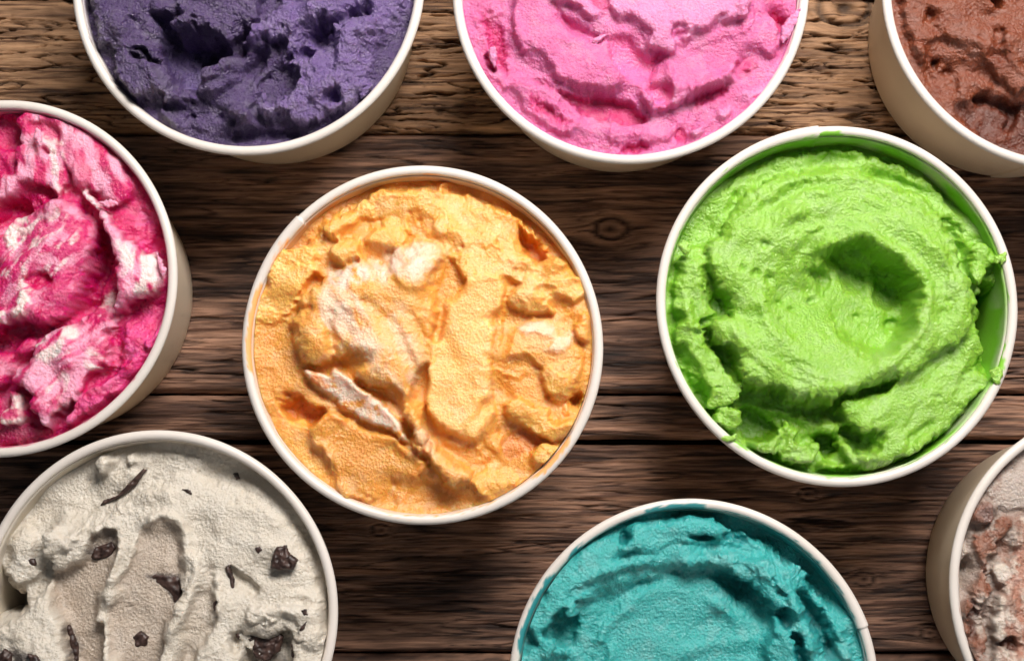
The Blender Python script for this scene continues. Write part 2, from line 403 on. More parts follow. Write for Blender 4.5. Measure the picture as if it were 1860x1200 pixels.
# ------------------------------------------------------------------ sculpting of the ice cream
class Sculpt:
    def __init__(s, cx, cy, crop, n, base, col, seed, lump=8, lumpscale=90):
        s.cx, s.cy, s.seed, s.n = cx, cy, seed, n
        s.ox, s.oy, s.k = crop
        # concentric map of a square grid on the disc
        a, b = np.meshgrid(np.linspace(-1, 1, n), np.linspace(-1, 1, n))
        big = np.abs(a) > np.abs(b)
        r = np.where(big, a, b)
        with np.errstate(divide='ignore', invalid='ignore'):
            phi = np.where(big, np.pi / 4 * np.where(a == 0, 0, b / np.where(a == 0, 1, a)), np.pi / 2 - np.pi / 4 * np.where(b == 0, 0, a / np.where(b == 0, 1, b)))
        s.u = r * np.cos(phi); s.v = r * np.sin(phi)
        s.R = 0.943
        s.X, s.Y = project(cx + s.u * s.R, cy + s.v * s.R, 0.0)
        s.rad = np.hypot(s.u, s.v)
        s.H = base + lump * fbm(s.X / lumpscale, s.Y / lumpscale, 3, seed)
        s.C = np.tile(np.asarray(col, float), (n, n, 1))
        s.rough = np.full((n, n), 0.6)
        s.w1 = (fbm(s.X / 30, s.Y / 30, 3, seed + 31), fbm(s.X / 30, s.Y / 30, 3, seed + 37))
        s.w2 = (fbm(s.X / 9, s.Y / 9, 3, seed + 41, 0.6), fbm(s.X / 9, s.Y / 9, 3, seed + 47, 0.6))
        s.count = 0; s.meltk = 1.0
    def pts(s, P): return np.asarray(P, float) / s.k + np.array([s.ox, s.oy])
    def box(s, V, pad):
        lo = V.min(0) - pad; hi = V.max(0) + pad
        return np.nonzero((s.X > lo[0]) & (s.X < hi[0]) & (s.Y > lo[1]) & (s.Y < hi[1]))
    def slab(s, P, z, tilt=(0, 0), edge=3, rag=(4, 3), dome=0, domew=60, lip=0, lipw=5, streak=None, rough=None, col=None, colamt=1.0, coln=0.0,
             rel=False, smooth=True, mix=1.0, edgefn=None, melt=1.0, steep=0.28):
        s.count += 1
        V = catmull(s.pts(P), True, 4) if smooth else s.pts(P)
        I = s.box(V, 26 + abs(edge))
        if len(I[0]) == 0: return
        sgn = 1 if s.count % 2 else -1
        x = s.X[I] + rag[0] * s.w1[0][I] * 2 * sgn + rag[1] * s.w2[0][I] * 1.3
        y = s.Y[I] + rag[0] * s.w1[1][I] * 2 + rag[1] * s.w2[1][I] * 1.3 * sgn
        d = sdf_poly(x, y, V)
        c = V.mean(0)
        X, Y = s.X[I], s.Y[I]
        top = dome > 0 and not rel
        tx, ty = (tilt[0] - 0.055, tilt[1] + 0.11) if top else tilt         # torn sheets rise towards their free lower left edge
        T = z + tx * (X - c[0]) + ty * (Y - c[1])
        if rel: T = T + s.H[I]
        if dome: T = T + dome * (np.sqrt(np.clip(1 - (1 - np.clip(-d / domew, 0, 1)) ** 2, 0, 1)) - 1)
        if streak:
            if len(streak) == 4:               # round a centre: the paddle was turned
                (qx, qy), (amp, sc) = s.pts(streak[:2]), streak[2:]
                ac = np.hypot(X - qx, Y - qy); al = np.arctan2(Y - qy, X - qx) * 130
            else:
                ang, amp, sc = streak; ca, sa = math.cos(ang), math.sin(ang)
                al = X * ca + Y * sa; ac = -X * sa + Y * ca
            ac = ac + 16 * fbm(al / 110, ac / 110, 2, s.seed)
            T = T + 0.6 * amp * fbm(al / (sc * 7), ac / (sc * 1.5), 2, s.seed + s.count, 0.4) * sstep(-0.3, 0.3, fbm(al / 80, ac / 50, 2, s.seed + 9))
        if edgefn is None:                    # some of the outline melts into what lies under it, the rest is a torn edge
            e = edge * (1 + 6 * melt * s.meltk * np.clip(fbm(X / 75, Y / 75, 2, s.seed + 3 * s.count) * 1.6 + 0.05, 0, 1))
        else: e = edgefn(X, Y)
        e = np.maximum(e, steep * np.abs(T - s.H[I]))
        a = sstep(0, 1, np.clip(-d / e, 0, 1)) * mix
        if lip: T = T + lip * np.exp(-((d + lipw) / lipw) ** 2)
        if top:                                # lies on what is there already: buried where it is lower
            h0 = s.H[I]; k = sstep(-7, 5, T - h0); T = h0 + (T - h0) * k; ca_ = a * sstep(-5, 2, T - h0 + 1)
        else: ca_ = a
        s.H[I] = s.H[I] * (1 - a) + T * a
        if rough is not None: s.rough[I] = s.rough[I] * (1 - ca_) + rough * ca_
        if col is not None:
            q = ca_ * colamt
            if coln:                           # colours drawn out along the stroke
                nz = fbm(al / 70, ac / 26, 3, s.seed + s.count, 0.5) if streak else fbm(X / 26, Y / 26, 4, s.seed + s.count)
                q = q * sstep(coln - 0.3, coln + 0.3, 0.5 + 1.6 * nz)
            s.C[I] = s.C[I] * (1 - q[:, None]) + np.asarray(col) * q[:, None]
    def tint(s, P, col, amt=1.0, soft=12, noise=0.0, rag=(6, 4), nscale=22, flow=None):
        V = catmull(s.pts(P), True, 4); I = s.box(V, 30)
        if len(I[0]) == 0: return
        s.count += 1
        x = s.X[I] + rag[0] * s.w1[0][I] * 2 + rag[1] * s.w2[0][I] * 2; y = s.Y[I] + rag[0] * s.w1[1][I] * 2 + rag[1] * s.w2[1][I] * 2
        q = sstep(-soft * .3, soft, -sdf_poly(x, y, V)) * amt
        if noise:
            nx, ny = s.X[I], s.Y[I]
            if flow is not None:
                ca, sa = math.cos(flow), math.sin(flow); nx, ny = (nx * ca + ny * sa) / 2.6, (-nx * sa + ny * ca) * 1.1
                ny = ny + 10 * fbm(s.X[I] / 70, s.Y[I] / 70, 2, s.seed)
            q = q * sstep(noise - 0.3, noise + 0.3, 0.5 + 1.7 * fbm(nx / nscale, ny / nscale, 4, s.seed + s.count))
        s.C[I] = s.C[I] * (1 - q[:, None]) + np.asarray(col) * q[:, None]
    def ridge(s, P, h, w, w2=None, rag=3, taper=0.25, col=None, power=2.0):
        """raised (or, with h < 0, cut) line; w and w2 are the widths on its two sides"""
        V = catmull(s.pts(P), False, 5); I = s.box(V, 3 * max(w, w2 or w) + 15)
        if len(I[0]) == 0: return
        s.count += 1
        x = s.X[I] + rag * (s.w1[0][I] + s.w2[0][I]) * 1.6; y = s.Y[I] + rag * (s.w1[1][I] + s.w2[1][I]) * 1.6
        d, sg, t, L = dist_path(x, y, V)
        ww = np.where(sg > 0, w2 or w, w)
        q = np.exp(-(d / ww) ** power) * sstep(0, taper, t) * sstep(0, taper, 1 - t)
        s.H[I] += h * q
        if col is not None:
            q = np.clip(q * 1.3, 0, 1)
            s.C[I] = s.C[I] * (1 - q[:, None]) + np.asarray(col) * q[:, None]
    def pit(s, x, y, r, depth):
        x, y = s.pts((x, y)); I = s.box(np.array([[x, y]]), r * 3)
        if len(I[0]) == 0: return
        d = np.hypot(s.X[I] - x + r * s.w2[0][I], s.Y[I] - y + r * s.w2[1][I]) / r
        s.H[I] -= depth * np.exp(-d ** 3)
    def pits(s, num, rmin, rmax, depth, seed, region=None):
        rg = np.random.RandomState(seed)
        V = None if region is None else s.pts(region)
        for _ in range(num):
            a = rg.rand() * 6.28; r = math.sqrt(rg.rand()) * 0.9
            x, y = project(s.cx + r * math.cos(a) * s.R, s.cy + r * math.sin(a) * s.R, 0.0)
            if V is not None and sdf_poly(np.array([x]), np.array([y]), V)[0] > 0: continue
            R = rmin + (rmax - rmin) * rg.rand() ** 2
            I = s.box(np.array([[x, y]]), R * 3)
            d = np.hypot(s.X[I] - x + R * s.w2[0][I], s.Y[I] - y + R * s.w2[1][I]) / R
            s.H[I] -= depth * (0.4 + 0.6 * rg.rand()) * np.exp(-d ** 3)
    def drag(s, num, ang, h, w, length, seed, spread=0.5, centre=None, region=None, r0=0.0):
        """many short curved drag marks left by the paddle, along an angle or round a centre"""
        rg = np.random.RandomState(seed)
        V = None if region is None else s.pts(region)
        cp = None if centre is None else s.pts(centre)
        k0, o0x, o0y = s.k, s.ox, s.oy; s.k, s.ox, s.oy = 1.0, 0.0, 0.0
        for _ in range(int(num * 0.6)):
            a = rg.rand() * 6.283; r = math.sqrt(r0 * r0 + (1 - r0 * r0) * rg.rand()) * 0.93
            x, y = project(s.cx + r * math.cos(a) * s.R, s.cy + r * math.sin(a) * s.R, 0.0)
            sg = 1 if rg.rand() < 0.6 else -1; L = length * (0.5 + rg.rand()); bend = (rg.rand() - 0.5) * 0.9; d0 = (rg.rand() - 0.5) * 2 * spread
            hh = sg * h * (0.4 + 0.8 * rg.rand()); ww = 1.7 * w * (0.6 + 0.9 * rg.rand()); asym = 1.3 + 1.6 * rg.rand(); hh *= 1.35; L *= 1.4
            if V is not None and sdf_poly(np.array([x]), np.array([y]), V)[0] > 0: continue
            P = [(x, y)]
            for q in range(4):
                t = ang if cp is None else math.atan2(y - cp[1], x - cp[0]) + math.pi / 2
                t = t + d0 + bend * q / 3
                x += math.cos(t) * L / 4; y += math.sin(t) * L / 4; P.append((x, y))
            s.ridge(P, hh, ww, ww * asym, rag=3, taper=.35)
        s.k, s.ox, s.oy = k0, o0x, o0y
    def gutter(s, a0, a1, w, depth, rag=8):
        """low strip along the wall between two picture angles (degrees, clockwise from the right)"""
        ang = np.degrees(np.arctan2(s.Y - s.Y[s.n // 2, s.n // 2], s.X - s.X[s.n // 2, s.n // 2])) % 360
        mid = ((a0 + a1) / 2) % 360; half = ((a1 - a0) % 360) / 2
        da = np.abs((ang - mid + 180) % 360 - 180)
        q = sstep(0, 14, half - da)
        dw = (1 - s.rad) * 309 + rag * (s.w1[0] + 0.6 * s.w2[0]) * 2
        s.H -= depth * q * (1 - sstep(w * 0.55, w, dw))
    def finish(s, name, mat, label, crumb=1.0, grain=1.0, group='ice creams in the paper tubs', lumps=1.0, folds=1.0, edgecrumb=1.0, overhang=0.7, relief=1.0, frost=0.16):
        X, Y = s.X, s.Y
        r = s.rough
        # soften: paddled parts melt most, torn parts keep their edges
        def blur(h, sg):
            k = np.exp(-0.5 * (np.arange(-int(3 * sg) - 1, int(3 * sg) + 2) / sg) ** 2); k /= k.sum(); p = len(k) // 2
            for ax in (0, 1):
                q = np.pad(h, [(p, p) if a == ax else (0, 0) for a in (0, 1)], mode='edge')
                h = sum(k[i] * np.take(q, np.arange(i, i + s.n), axis=ax) for i in range(len(k)))
            return h
        s.H = s.H.mean() + (s.H - s.H.mean()) * relief
        cap = 34 - 24 * sstep(0.72, 1.0, s.rad); s.H = np.where(s.H > cap, cap + 16 * np.tanh((s.H - cap) / 16), s.H)     # never heaped high at the wall
        h1 = blur(s.H, 0.8); h3 = blur(s.H, 2.5); w = np.clip(1.1 - r, 0, 1) * 0.85
        s.H = h1 * (1 - w) + h3 * w
        r = blur(r, 3.0)
        # frosted, airy patches are paler, dense well-churned ones deeper in colour
        ft = fbm(X / 58 + s.w1[0] * .5, Y / 40 + s.w1[1] * .5, 3, s.seed + 90) + 0.55 * fbm(X / 15, Y / 15, 3, s.seed + 91)
        pale = (frost * sstep(0.02, 0.5, ft))[..., None]; deep = (0.55 * sstep(0.0, 0.5, -ft))[..., None]
        s.C = s.C * (1 - pale) + (0.45 * s.C + 0.55 * (0.25 + 0.75 * s.C.max(-1, keepdims=True))) * pale
        s.C = s.C * (1 - deep) + s.C ** 1.22 * deep
        # crumbly body where it was torn, fine grain where the paddle smoothed it
        wl = worley(X / 15 + s.w1[0] * .9, Y / 15 + s.w1[1] * .9, s.seed)
        wl2 = worley(X / 7 + s.w1[1] * .9, Y / 7 + s.w1[0] * .9, s.seed + 2)
        msk = sstep(-0.12, 0.28, fbm(X / 55, Y / 55, 3, s.seed + 66)) * r
        fold = 1 - np.abs(fbm(X / 120 + s.w1[0] * .25, Y / 70 + s.w1[1] * .25, 2, s.seed + 68)) * 3.0
        s.H += folds * (3.5 * sstep(0, 1, np.clip(fold, 0, 1)) * (0.2 + 0.8 * r) + 11 * fbm(X / 85 + s.w1[1] * .1, Y / 62 + s.w1[0] * .1, 1, s.seed + 69) * (0.35 + 0.65 * r))
        s.H += crumb * (r * 1.6 * fbm(X / 26, Y / 26, 2, s.seed + 61) + msk * (-4.6 * lumps * (wl ** 2 - 0.25) - 2.4 * lumps * (wl2 ** 2 - 0.25)))
        gy_, gx_ = np.gradient(s.H, 618.0 / s.n)
        torn = blur(sstep(0.45, 1.3, np.hypot(gx_, gy_)) * (s.rad < 0.97), 2.2)        # crumbs along the torn edges
        hs = s.H.copy()
        clump = sstep(-0.15, 0.3, fbm(X / 38, Y / 38, 2, s.seed + 78))
        wl3 = worley(X / 11 + s.w1[0] * 1.6, Y / 11 + s.w1[1] * 1.6, s.seed + 4)
        s.H += edgecrumb * torn * (4.5 * fbm(X / 16, Y / 16, 2, s.seed + 79) + clump * (-5.0 * (wl3 ** 2 - 0.3) + 3.0 * fbm(X / 6, Y / 6, 2, s.seed + 77)))
        s.H += (0.4 + 0.6 * r) * grain * (0.9 * fbm(X / 7.5, Y / 6.5, 2, s.seed + 70, 0.6) + 0.5 * fbm(X / 3.2, Y / 3.2, 2, s.seed + 72, 0.6))
        s.H += 0.7 * fbm(X / 34, Y / 34, 2, s.seed + 75)
        z = s.H * PX
        # torn edges hang over: what is above the mean leans downhill, what is below it is undercut
        hb = blur(hs, 3.4)
        lx, ly = s.u * s.R, s.v * s.R
        hy, hx = np.gradient(blur(hs, 2.4)); xy, xx = np.gradient(lx); yy, yx = np.gradient(ly)
        det = xx * yy - xy * yx; det = np.where(np.abs(det) < 1e-9, 1e-9, det)
        gx2 = (hx * yy - hy * yx) / det; gy2 = (hy * xx - hx * xy) / det
        gl = np.hypot(gx2, gy2) + 1e-6
        off = -overhang * PX * np.clip(torn * 1.4, 0, 1) * np.clip(hs - hb, -8, 12) * (0.35 + 0.65 * clump) * sstep(0.0, 0.06, 1 - s.rad)
        ox, oy = blur(off * gx2 / gl, 0.8), blur(off * gy2 / gl, 0.8)
        rmax = np.minimum(wall_in(np.minimum(z, 0)) + 0.004, 0.949)
        sc = np.minimum(1, rmax / np.maximum(s.rad * s.R, 1e-6)) * s.R
        n = s.n
        V = np.stack([s.u * sc + ox, s.v * sc + oy, z + HB], -1).reshape(-1, 3)
        F = quads(n, n)
        # body of the ice cream down to the bottom of the tub
        idx = np.arange(n * n).reshape(n, n)
        loop = np.concatenate([idx[0, :-1], idx[:-1, -1], idx[-1, :0:-1], idx[:0:-1, 0]])
        rb = RB - 0.02
        lv = V[loop].copy(); q = np.hypot(lv[:, 0], lv[:, 1]); lv[:, 0] *= rb / q; lv[:, 1] *= rb / q; lv[:, 2] = 0.09
        b0 = len(V); m = len(loop)
        V = np.concatenate([V, lv, [[0, 0, 0.09]]])
        i2 = np.roll(np.arange(m), -1)
        F2 = np.stack([loop[i2], loop, b0 + np.arange(m), b0 + i2], -1)
        F3 = np.stack([b0 + i2, b0 + np.arange(m), np.full(m, b0 + m), np.full(m, b0 + m)], -1)
        C = np.concatenate([s.C.reshape(-1, 3), s.C.reshape(-1, 3)[loop], s.C.reshape(-1, 3)[:1]])
        me = grid_mesh(name, V * U, np.concatenate([F, F2]), C)
        o = link(name, me, mat)
        o.location = (s.cx * U, s.cy * U, -HB * U)
        o['label'] = label; o['category'] = 'ice cream'; o['group'] = group
        s.obj = o
        return o
    def height_at(s, px, py):
        k = np.argmin((s.X - px) ** 2 + (s.Y - py) ** 2)
        return s.H.ravel()[k]
    def piece(s, name, P, z, th, mat, col, rag=2.0, tilt=(0, 0), facet=0.0, edgew=7, rel=False, smooth=True, seed=0):
        """a small separate lump of given outline: closed mesh, child of the ice cream"""
        V0 = catmull(s.pts(P), True, 3) if smooth else s.pts(P)
        lo = V0.min(0) - 6; hi = V0.max(0) + 6; st = 1.9
        X, Y = np.meshgrid(np.arange(lo[0], hi[0], st), np.arange(lo[1], hi[1], st))
        sd = s.seed + seed
        d = sdf_poly(X + rag * 2 * fbm(X / 8, Y / 8, 3, sd + 1), Y + rag * 2 * fbm(X / 8, Y / 8, 3, sd + 2), V0)
        c = V0.mean(0)
        if rel: z = z + s.height_at(*c)
        q = np.clip(-d / edgew, 0, 1); prof = np.sqrt(np.clip(1 - (1 - q) ** 2, 0, 1))
        mid = z + tilt[0] * (X - c[0]) + tilt[1] * (Y - c[1])
        nz = 0.25 * th * fbm(X / 9, Y / 9, 3, sd + 3) * prof + (facet * (worley(X / 16, Y / 16, sd) - .5) * prof if facet else 0)
        top = mid + th * 0.5 * prof + nz; bot = mid - th * 0.5 * prof
        keep = d < 0.6
        cell = keep[:-1, :-1] & keep[1:, :-1] & keep[:-1, 1:] & keep[1:, 1:]
        ii, jj = np.nonzero(cell); m = X.shape[1]; N = X.size
        q0 = np.stack([ii * m + jj, ii * m + jj + 1, (ii + 1) * m + jj + 1, (ii + 1) * m + jj], -1)
        x, y = unproject(X, Y, 0.0)
        T = np.stack([x - s.cx, y - s.cy, top * PX + HB], -1).reshape(-1, 3); B = np.stack([x - s.cx, y - s.cy, bot * PX + HB], -1).reshape(-1, 3)
        # side walls along the open edges
        from collections import Counter
        F = [tuple(f[::-1]) for f in q0.tolist()]; cnt = {}
        for f in F:
            for k in range(4):
                e = (f[k], f[(k + 1) % 4])
                if (e[1], e[0]) in cnt: del cnt[(e[1], e[0])]
                else: cnt[e] = 1
        allF = F + [tuple(v + N for v in f[::-1]) for f in F] + [(b, a, a + N, b + N) for a, b in cnt]
        allF = np.array(allF); used = np.unique(allF); rem = np.full(2 * N, -1); rem[used] = np.arange(len(used))
        VV = np.concatenate([T, B])[used]
        me = grid_mesh(name, VV * U, rem[allF], np.tile(np.asarray(col), (len(VV), 1)))
        return link(name, me, mat, s.obj)

CEN = dict(purple=(-1.5917, 2.646), pink=(0.5636, 2.5924), choc=(2.9829, 2.5607), magenta=(-2.9618, 0.9593), white=(-2.0483, -0.8926),
           teal=(0.8877, -1.2587), brown=(3.2756, -0.7583), orange=(-0.5963, 0.5894), green=(1.6989, 0.8084))
PI = math.pi
# ------------------------------------------------------------------ orange ice cream with white ripple
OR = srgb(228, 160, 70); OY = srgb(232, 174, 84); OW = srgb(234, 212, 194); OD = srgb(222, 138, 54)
make_tub(*CEN['orange'], 2.35, srgb(244, 176, 104), 0.40, 'white paper tub of orange ice cream in the middle of the table', 1, 0.35, [(158, 192, .8), (140, 152, .5), (308, 330, .9), (250, 300, .35)])
s = Sculpt(*CEN['orange'], (420, 280, 1.7143), 328, -10, OR, 1, 9, 80); s.meltk = 2.2
s.gutter(205, 335, 30, 22)
s.slab([(60,560),(150,520),(220,560),(220,680),(230,760),(280,850),(210,790),(150,790),(90,800),(60,680)], -10, rag=(5,4), rough=.45, streak=(1.3,4,12), col=OR)
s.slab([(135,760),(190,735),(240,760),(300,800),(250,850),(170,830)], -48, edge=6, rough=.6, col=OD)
s.slab([(160,850),(215,815),(255,870),(245,930),(300,1000),(380,1070),(300,1040),(200,950),(165,910)], -16, edge=6, dome=10, domew=18, rough=.3, col=srgb(243,178,84))
s.slab([(340,1040),(480,1010),(620,980),(700,1040),(820,1080),(760,1120),(600,1130),(450,1120)], -20, edge=20, rough=.15, tilt=(0,.02), streak=(.05,3,10))
s.slab([(290,230),(330,180),(400,140),(480,95),(560,95),(640,120),(700,110),(770,140),(850,180),(890,240),(950,330),(960,390),(850,430),(760,430),(680,330),(600,270),(540,245),(480,205),(420,215),(380,250),(320,275)], 4, edge=5, dome=12, domew=26, rough=1.0, col=OY, tilt=(0,.06))
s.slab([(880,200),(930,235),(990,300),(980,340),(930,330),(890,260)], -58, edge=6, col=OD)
s.slab([(540,180),(600,160),(640,215),(600,262),(550,250)], -6, edge=9, rough=1, col=OR)
s.slab([(315,340),(308,290),(350,258),(430,212),(525,185),(545,235),(560,275),(480,310),(420,330),(350,350)], 13, edge=5, dome=14, domew=24, rough=1.0, col=OY)
s.slab([(120,300),(200,278),(290,262),(315,320),(262,395),(225,440),(160,500),(120,525),(60,545),(45,480),(95,410),(120,350)], 3, edge=4, rag=(7,6), rough=1.0, col=srgb(244,186,96), tilt=(.02,-.06))
s.slab([(215,410),(300,330),(330,390),(250,460)], -26, edge=10, rough=.7, col=OR)
# lower left shovel mark
s.slab([(245,870),(262,835),(310,798),(400,830),(500,870),(600,950),(600,1000),(500,1030),(420,1080),(360,1070),(310,1020),(300,950),(250,905)], 2, tilt=(-.02,-.05), edge=4, rag=(5,5), rough=.25, lip=7, lipw=8, streak=(-.25,4,9))
s.slab([(245,870),(262,835),(320,800),(380,835),(330,900),(320,1000),(300,950),(250,905)], 9, edge=6, rough=1, dome=9, domew=16)
s.slab([(360,1060),(420,1030),(500,1020),(480,1060),(420,1090)], -6, edge=6, rough=.8, dome=6, domew=14)
# right side
s.slab([(800,420),(1000,330),(1110,420),(1130,650),(1090,800),(1040,920),(850,1010),(780,930),(800,700)], -6, edge=26, rough=.7)
s.slab([(850,520),(960,490),(1050,540),(1110,600),(1118,690),(1080,760),(1000,770),(960,700),(900,670),(850,710),(815,650),(825,560)], 8, edge=7, dome=16, domew=36, rough=.9)
s.slab([(880,530),(960,505),(1060,550),(1070,600),(1010,630),(930,590)], 8, rel=True, edge=16, rough=.1, tilt=(-.02,.12), col=OW, colamt=.75)
s.slab([(865,470),(870,410),(905,350),(1000,312),(1075,360),(1105,430),(1050,480),(940,500)], 15, edge=6, dome=16, domew=34, rough=.95, col=OY, tilt=(.05,-.1))
s.slab([(950,400),(1060,420),(1090,450),(960,455)], -10, rel=True, edge=12, rough=.4)
s.slab([(1065,520),(1110,490),(1125,560),(1110,610),(1075,570)], 14, edge=6, dome=12, domew=18, rough=1)
s.slab([(975,640),(1050,630),(1110,640),(1100,720),(1050,760),(990,750),(960,690)], 17, edge=6, dome=16, domew=30, rough=.8, col=OY)
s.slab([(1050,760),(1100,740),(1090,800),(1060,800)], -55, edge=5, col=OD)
s.slab([(840,790),(870,755),(960,780),(1070,830),(1055,885),(960,885),(880,835)], 19, edge=5, dome=14, domew=24, rough=.9, col=OY, tilt=(0,-.1))
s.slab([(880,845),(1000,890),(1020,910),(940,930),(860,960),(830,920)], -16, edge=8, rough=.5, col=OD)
s.slab([(920,950),(975,895),(1050,900),(1062,930),(1000,975),(930,1000)], 10, edge=5, dome=14, domew=22, rough=1.0, col=OY)
s.slab([(740,1000),(830,945),(905,1000),(900,1050),(830,1080),(760,1050)], 2, edge=6, dome=12, domew=28, rough=1, col=OY)
s.ridge([(740,1010),(790,1060),(830,1090)], 10, 6)
# big folded mass
s.slab([(180,540),(215,450),(280,385),(310,345),(400,312),(470,318),(540,262),(600,252),(692,290),(672,370),(645,440),(650,520),(640,620),(620,700),(600,760),(620,860),(680,930),(760,990),(735,1030),(680,1045),(650,1020),(610,970),(560,915),(545,840),(480,760),(390,700),(330,650),(290,660),(225,650),(195,600)], 44, tilt=(.03,-.03), edge=5, dome=48, domew=80, rough=.5, rag=(4,4), streak=(1.0,17,15), col=srgb(230,166,78))
# white band of the fold underneath it
s.slab([(228,668),(300,680),(330,660),(390,705),(470,765),(535,840),(560,925),(500,870),(400,828),(310,775),(245,715)], 14, tilt=(.03,-.06), edge=4, rough=.3, lip=4, lipw=6, rag=(3,3), col=OW, coln=.02, colamt=.9, melt=.3)
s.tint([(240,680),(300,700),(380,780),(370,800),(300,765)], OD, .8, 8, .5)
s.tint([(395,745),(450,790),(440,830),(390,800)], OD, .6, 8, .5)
s.ridge([(325,540),(340,600),(372,680),(450,745),(530,820),(555,900),(640,985)], 9, 7, 22)
s.ridge([(310,500),(320,580),(350,660),(372,690)], -12, 9)
s.ridge([(480,470),(540,600),(570,720),(600,850)], -9, 18, 24, taper=.35)
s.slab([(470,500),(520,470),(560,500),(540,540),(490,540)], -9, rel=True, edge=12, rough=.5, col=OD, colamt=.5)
s.ridge([(640,430),(620,500),(625,590),(640,640)], 8, 5, 8)
s.slab([(470,330),(540,265),(600,252),(692,290),(672,370),(640,420),(560,430),(500,400)], 9, rel=True, edge=6, rag=(4,3), rough=.35, dome=5, domew=18, streak=(.9,3,8))
s.tint([(280,400),(330,340),(470,320),(500,380),(430,410),(330,430)], OW, .95, 16, .42)
s.tint([(470,300),(540,270),(620,290),(600,380),(520,400),(480,360)], OW, .75, 16, .45)
s.tint([(330,600),(400,560),(470,600),(440,650),(390,640)], OW, .6, 16, .5)
s.tint([(330,470),(420,480),(440,560),(360,560)], srgb(238,160,110), .6, 16, .5)
s.tint([(250,470),(300,390),(400,325),(520,280),(640,270),(660,350),(560,430),(470,430),(430,540),(350,590),(280,560)], OW, .65, 22, .5, nscale=34, flow=.9)
s.tint([(440,480),(540,470),(600,620),(600,760),(520,700),(460,600)], OW, .5, 22, .5, nscale=30, flow=1.2)
for P, a in (([(560,110),(760,130),(880,230),(900,360),(760,390),(640,300)], .5), ([(860,360),(1000,320),(1090,400),(1050,480),(900,480)], .4), ([(560,560),(640,480),(640,700),(600,860),(540,760)], .35), ([(880,520),(1100,540),(1110,700),(900,660)], .5), ([(420,420),(560,440),(600,600),(520,720),(420,600)], .45)):
    s.tint(P, srgb(240, 196, 138), a * .7, 30, .5, nscale=34)
s.tint([(290,420),(360,400),(440,520),(520,660),(600,830),(660,950),(600,930),(520,800),(420,660),(330,540)], OW, .55, 20, .42, nscale=32, flow=1.05)
# long flat paddle mark
s.slab([(648,470),(720,400),(790,370),(860,390),(850,460),(825,560),(815,650),(822,760),(830,880),(790,897),(720,892),(640,845),(595,775),(605,700),(622,600)], 19, tilt=(-.02,.035), edge=7, melt=.45, rag=(3,4), rough=.06, lip=5, lipw=6, streak=(.25,2.2,7), col=srgb(246,188,108))
s.slab([(700,640),(820,600),(830,680),(822,760),(826,870),(780,890),(700,870),(660,800)], 5, rel=True, edge=40, rough=.12)
s.ridge([(850,420),(835,560),(820,660)], 9, 5, 7)
s.ridge([(800,560),(800,660),(815,740)], -5, 4)
s.ridge([(600,860),(700,895),(800,900),(840,930),(820,980)], 9, 12, rag=6)
s.pits(26, 2.5, 5, 6, 5, [(650,480),(850,400),(820,880),(640,830)])
s.drag(26, 1.05, 7, 7, 90, 103, .45, region=[(180,540),(300,360),(600,250),(650,500),(600,760),(700,980),(560,920),(300,680)])
s.drag(24, .9, 6, 6, 50, 104, 1.2, region=[(840,400),(1100,400),(1100,800),(900,1000),(760,950)])
s.drag(16, .1, 5, 6, 60, 105, .6, region=[(300,200),(560,90),(850,180),(950,380),(700,400),(560,280)])
s.pits(30, 3, 7, 8, 6)
s.ridge([(640,95),(665,85),(670,75)], 14, 5)
M = ice_material('orange_ice_cream', 0.75, 0.34, 0.6, (1.6, .5, .4), .0022)
s.finish('ice_cream', M, 'orange ice cream rippled with white in the middle tub', crumb=.8, grain=.6, relief=1.1, overhang=.45, edgecrumb=.7)

# ------------------------------------------------------------------ green ice cream
GR = srgb(138, 186, 60); GL = srgb(150, 196, 78); GD = srgb(100, 148, 24)  # GD: shade of the hollows and gaps, put into the green
make_tub(*CEN['green'], 1.66, srgb(130, 200, 40), 0.9, 'white paper tub of bright green ice cream beside the chocolate tub', 2, 0.4, [(330, 344, .8), (228, 240, .6), (84, 98, .6), (262, 282, .3)])
s = Sculpt(*CEN['green'], (1170, 210, 1.7391), 328, -38, GR, 2, 10, 70)
s.gutter(215, 330, 22, 12)
s.slab([(90,560),(100,470),(140,400),(200,390),(230,300),(330,220),(300,330),(220,430),(215,520),(265,620),(200,640),(195,690),(290,800),(310,890),(210,940),(130,810),(95,680)], -14, edge=8, rough=.8, streak=(1.3,9,10), dome=8, domew=25)
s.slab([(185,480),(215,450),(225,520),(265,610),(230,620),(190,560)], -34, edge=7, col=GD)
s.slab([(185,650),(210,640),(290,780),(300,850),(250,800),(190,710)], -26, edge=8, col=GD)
s.slab([(205,960),(230,915),(290,910),(312,945),(290,1000),(240,990)], 6, edge=5, dome=14, domew=22, rough=1)
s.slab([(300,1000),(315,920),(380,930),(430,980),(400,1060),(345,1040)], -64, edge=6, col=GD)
s.slab([(335,1040),(360,1005),(420,990),(450,960),(500,975),(505,1020),(560,1040),(540,1095),(480,1110),(400,1080),(350,1065)], 10, edge=4, dome=18, domew=26, rough=1)
s.ridge([(420,1080),(440,1020),(480,970)], -10, 8)
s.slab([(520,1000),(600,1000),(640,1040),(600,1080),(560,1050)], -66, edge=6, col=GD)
s.slab([(600,1030),(625,1015),(660,1050),(710,1110),(700,1130),(620,1120),(560,1120),(570,1085),(640,1090)], 6, edge=4, dome=12, domew=20, rough=.5)
s.slab([(620,985),(690,990),(700,1030),(640,1020)], -60, edge=5, col=GD)
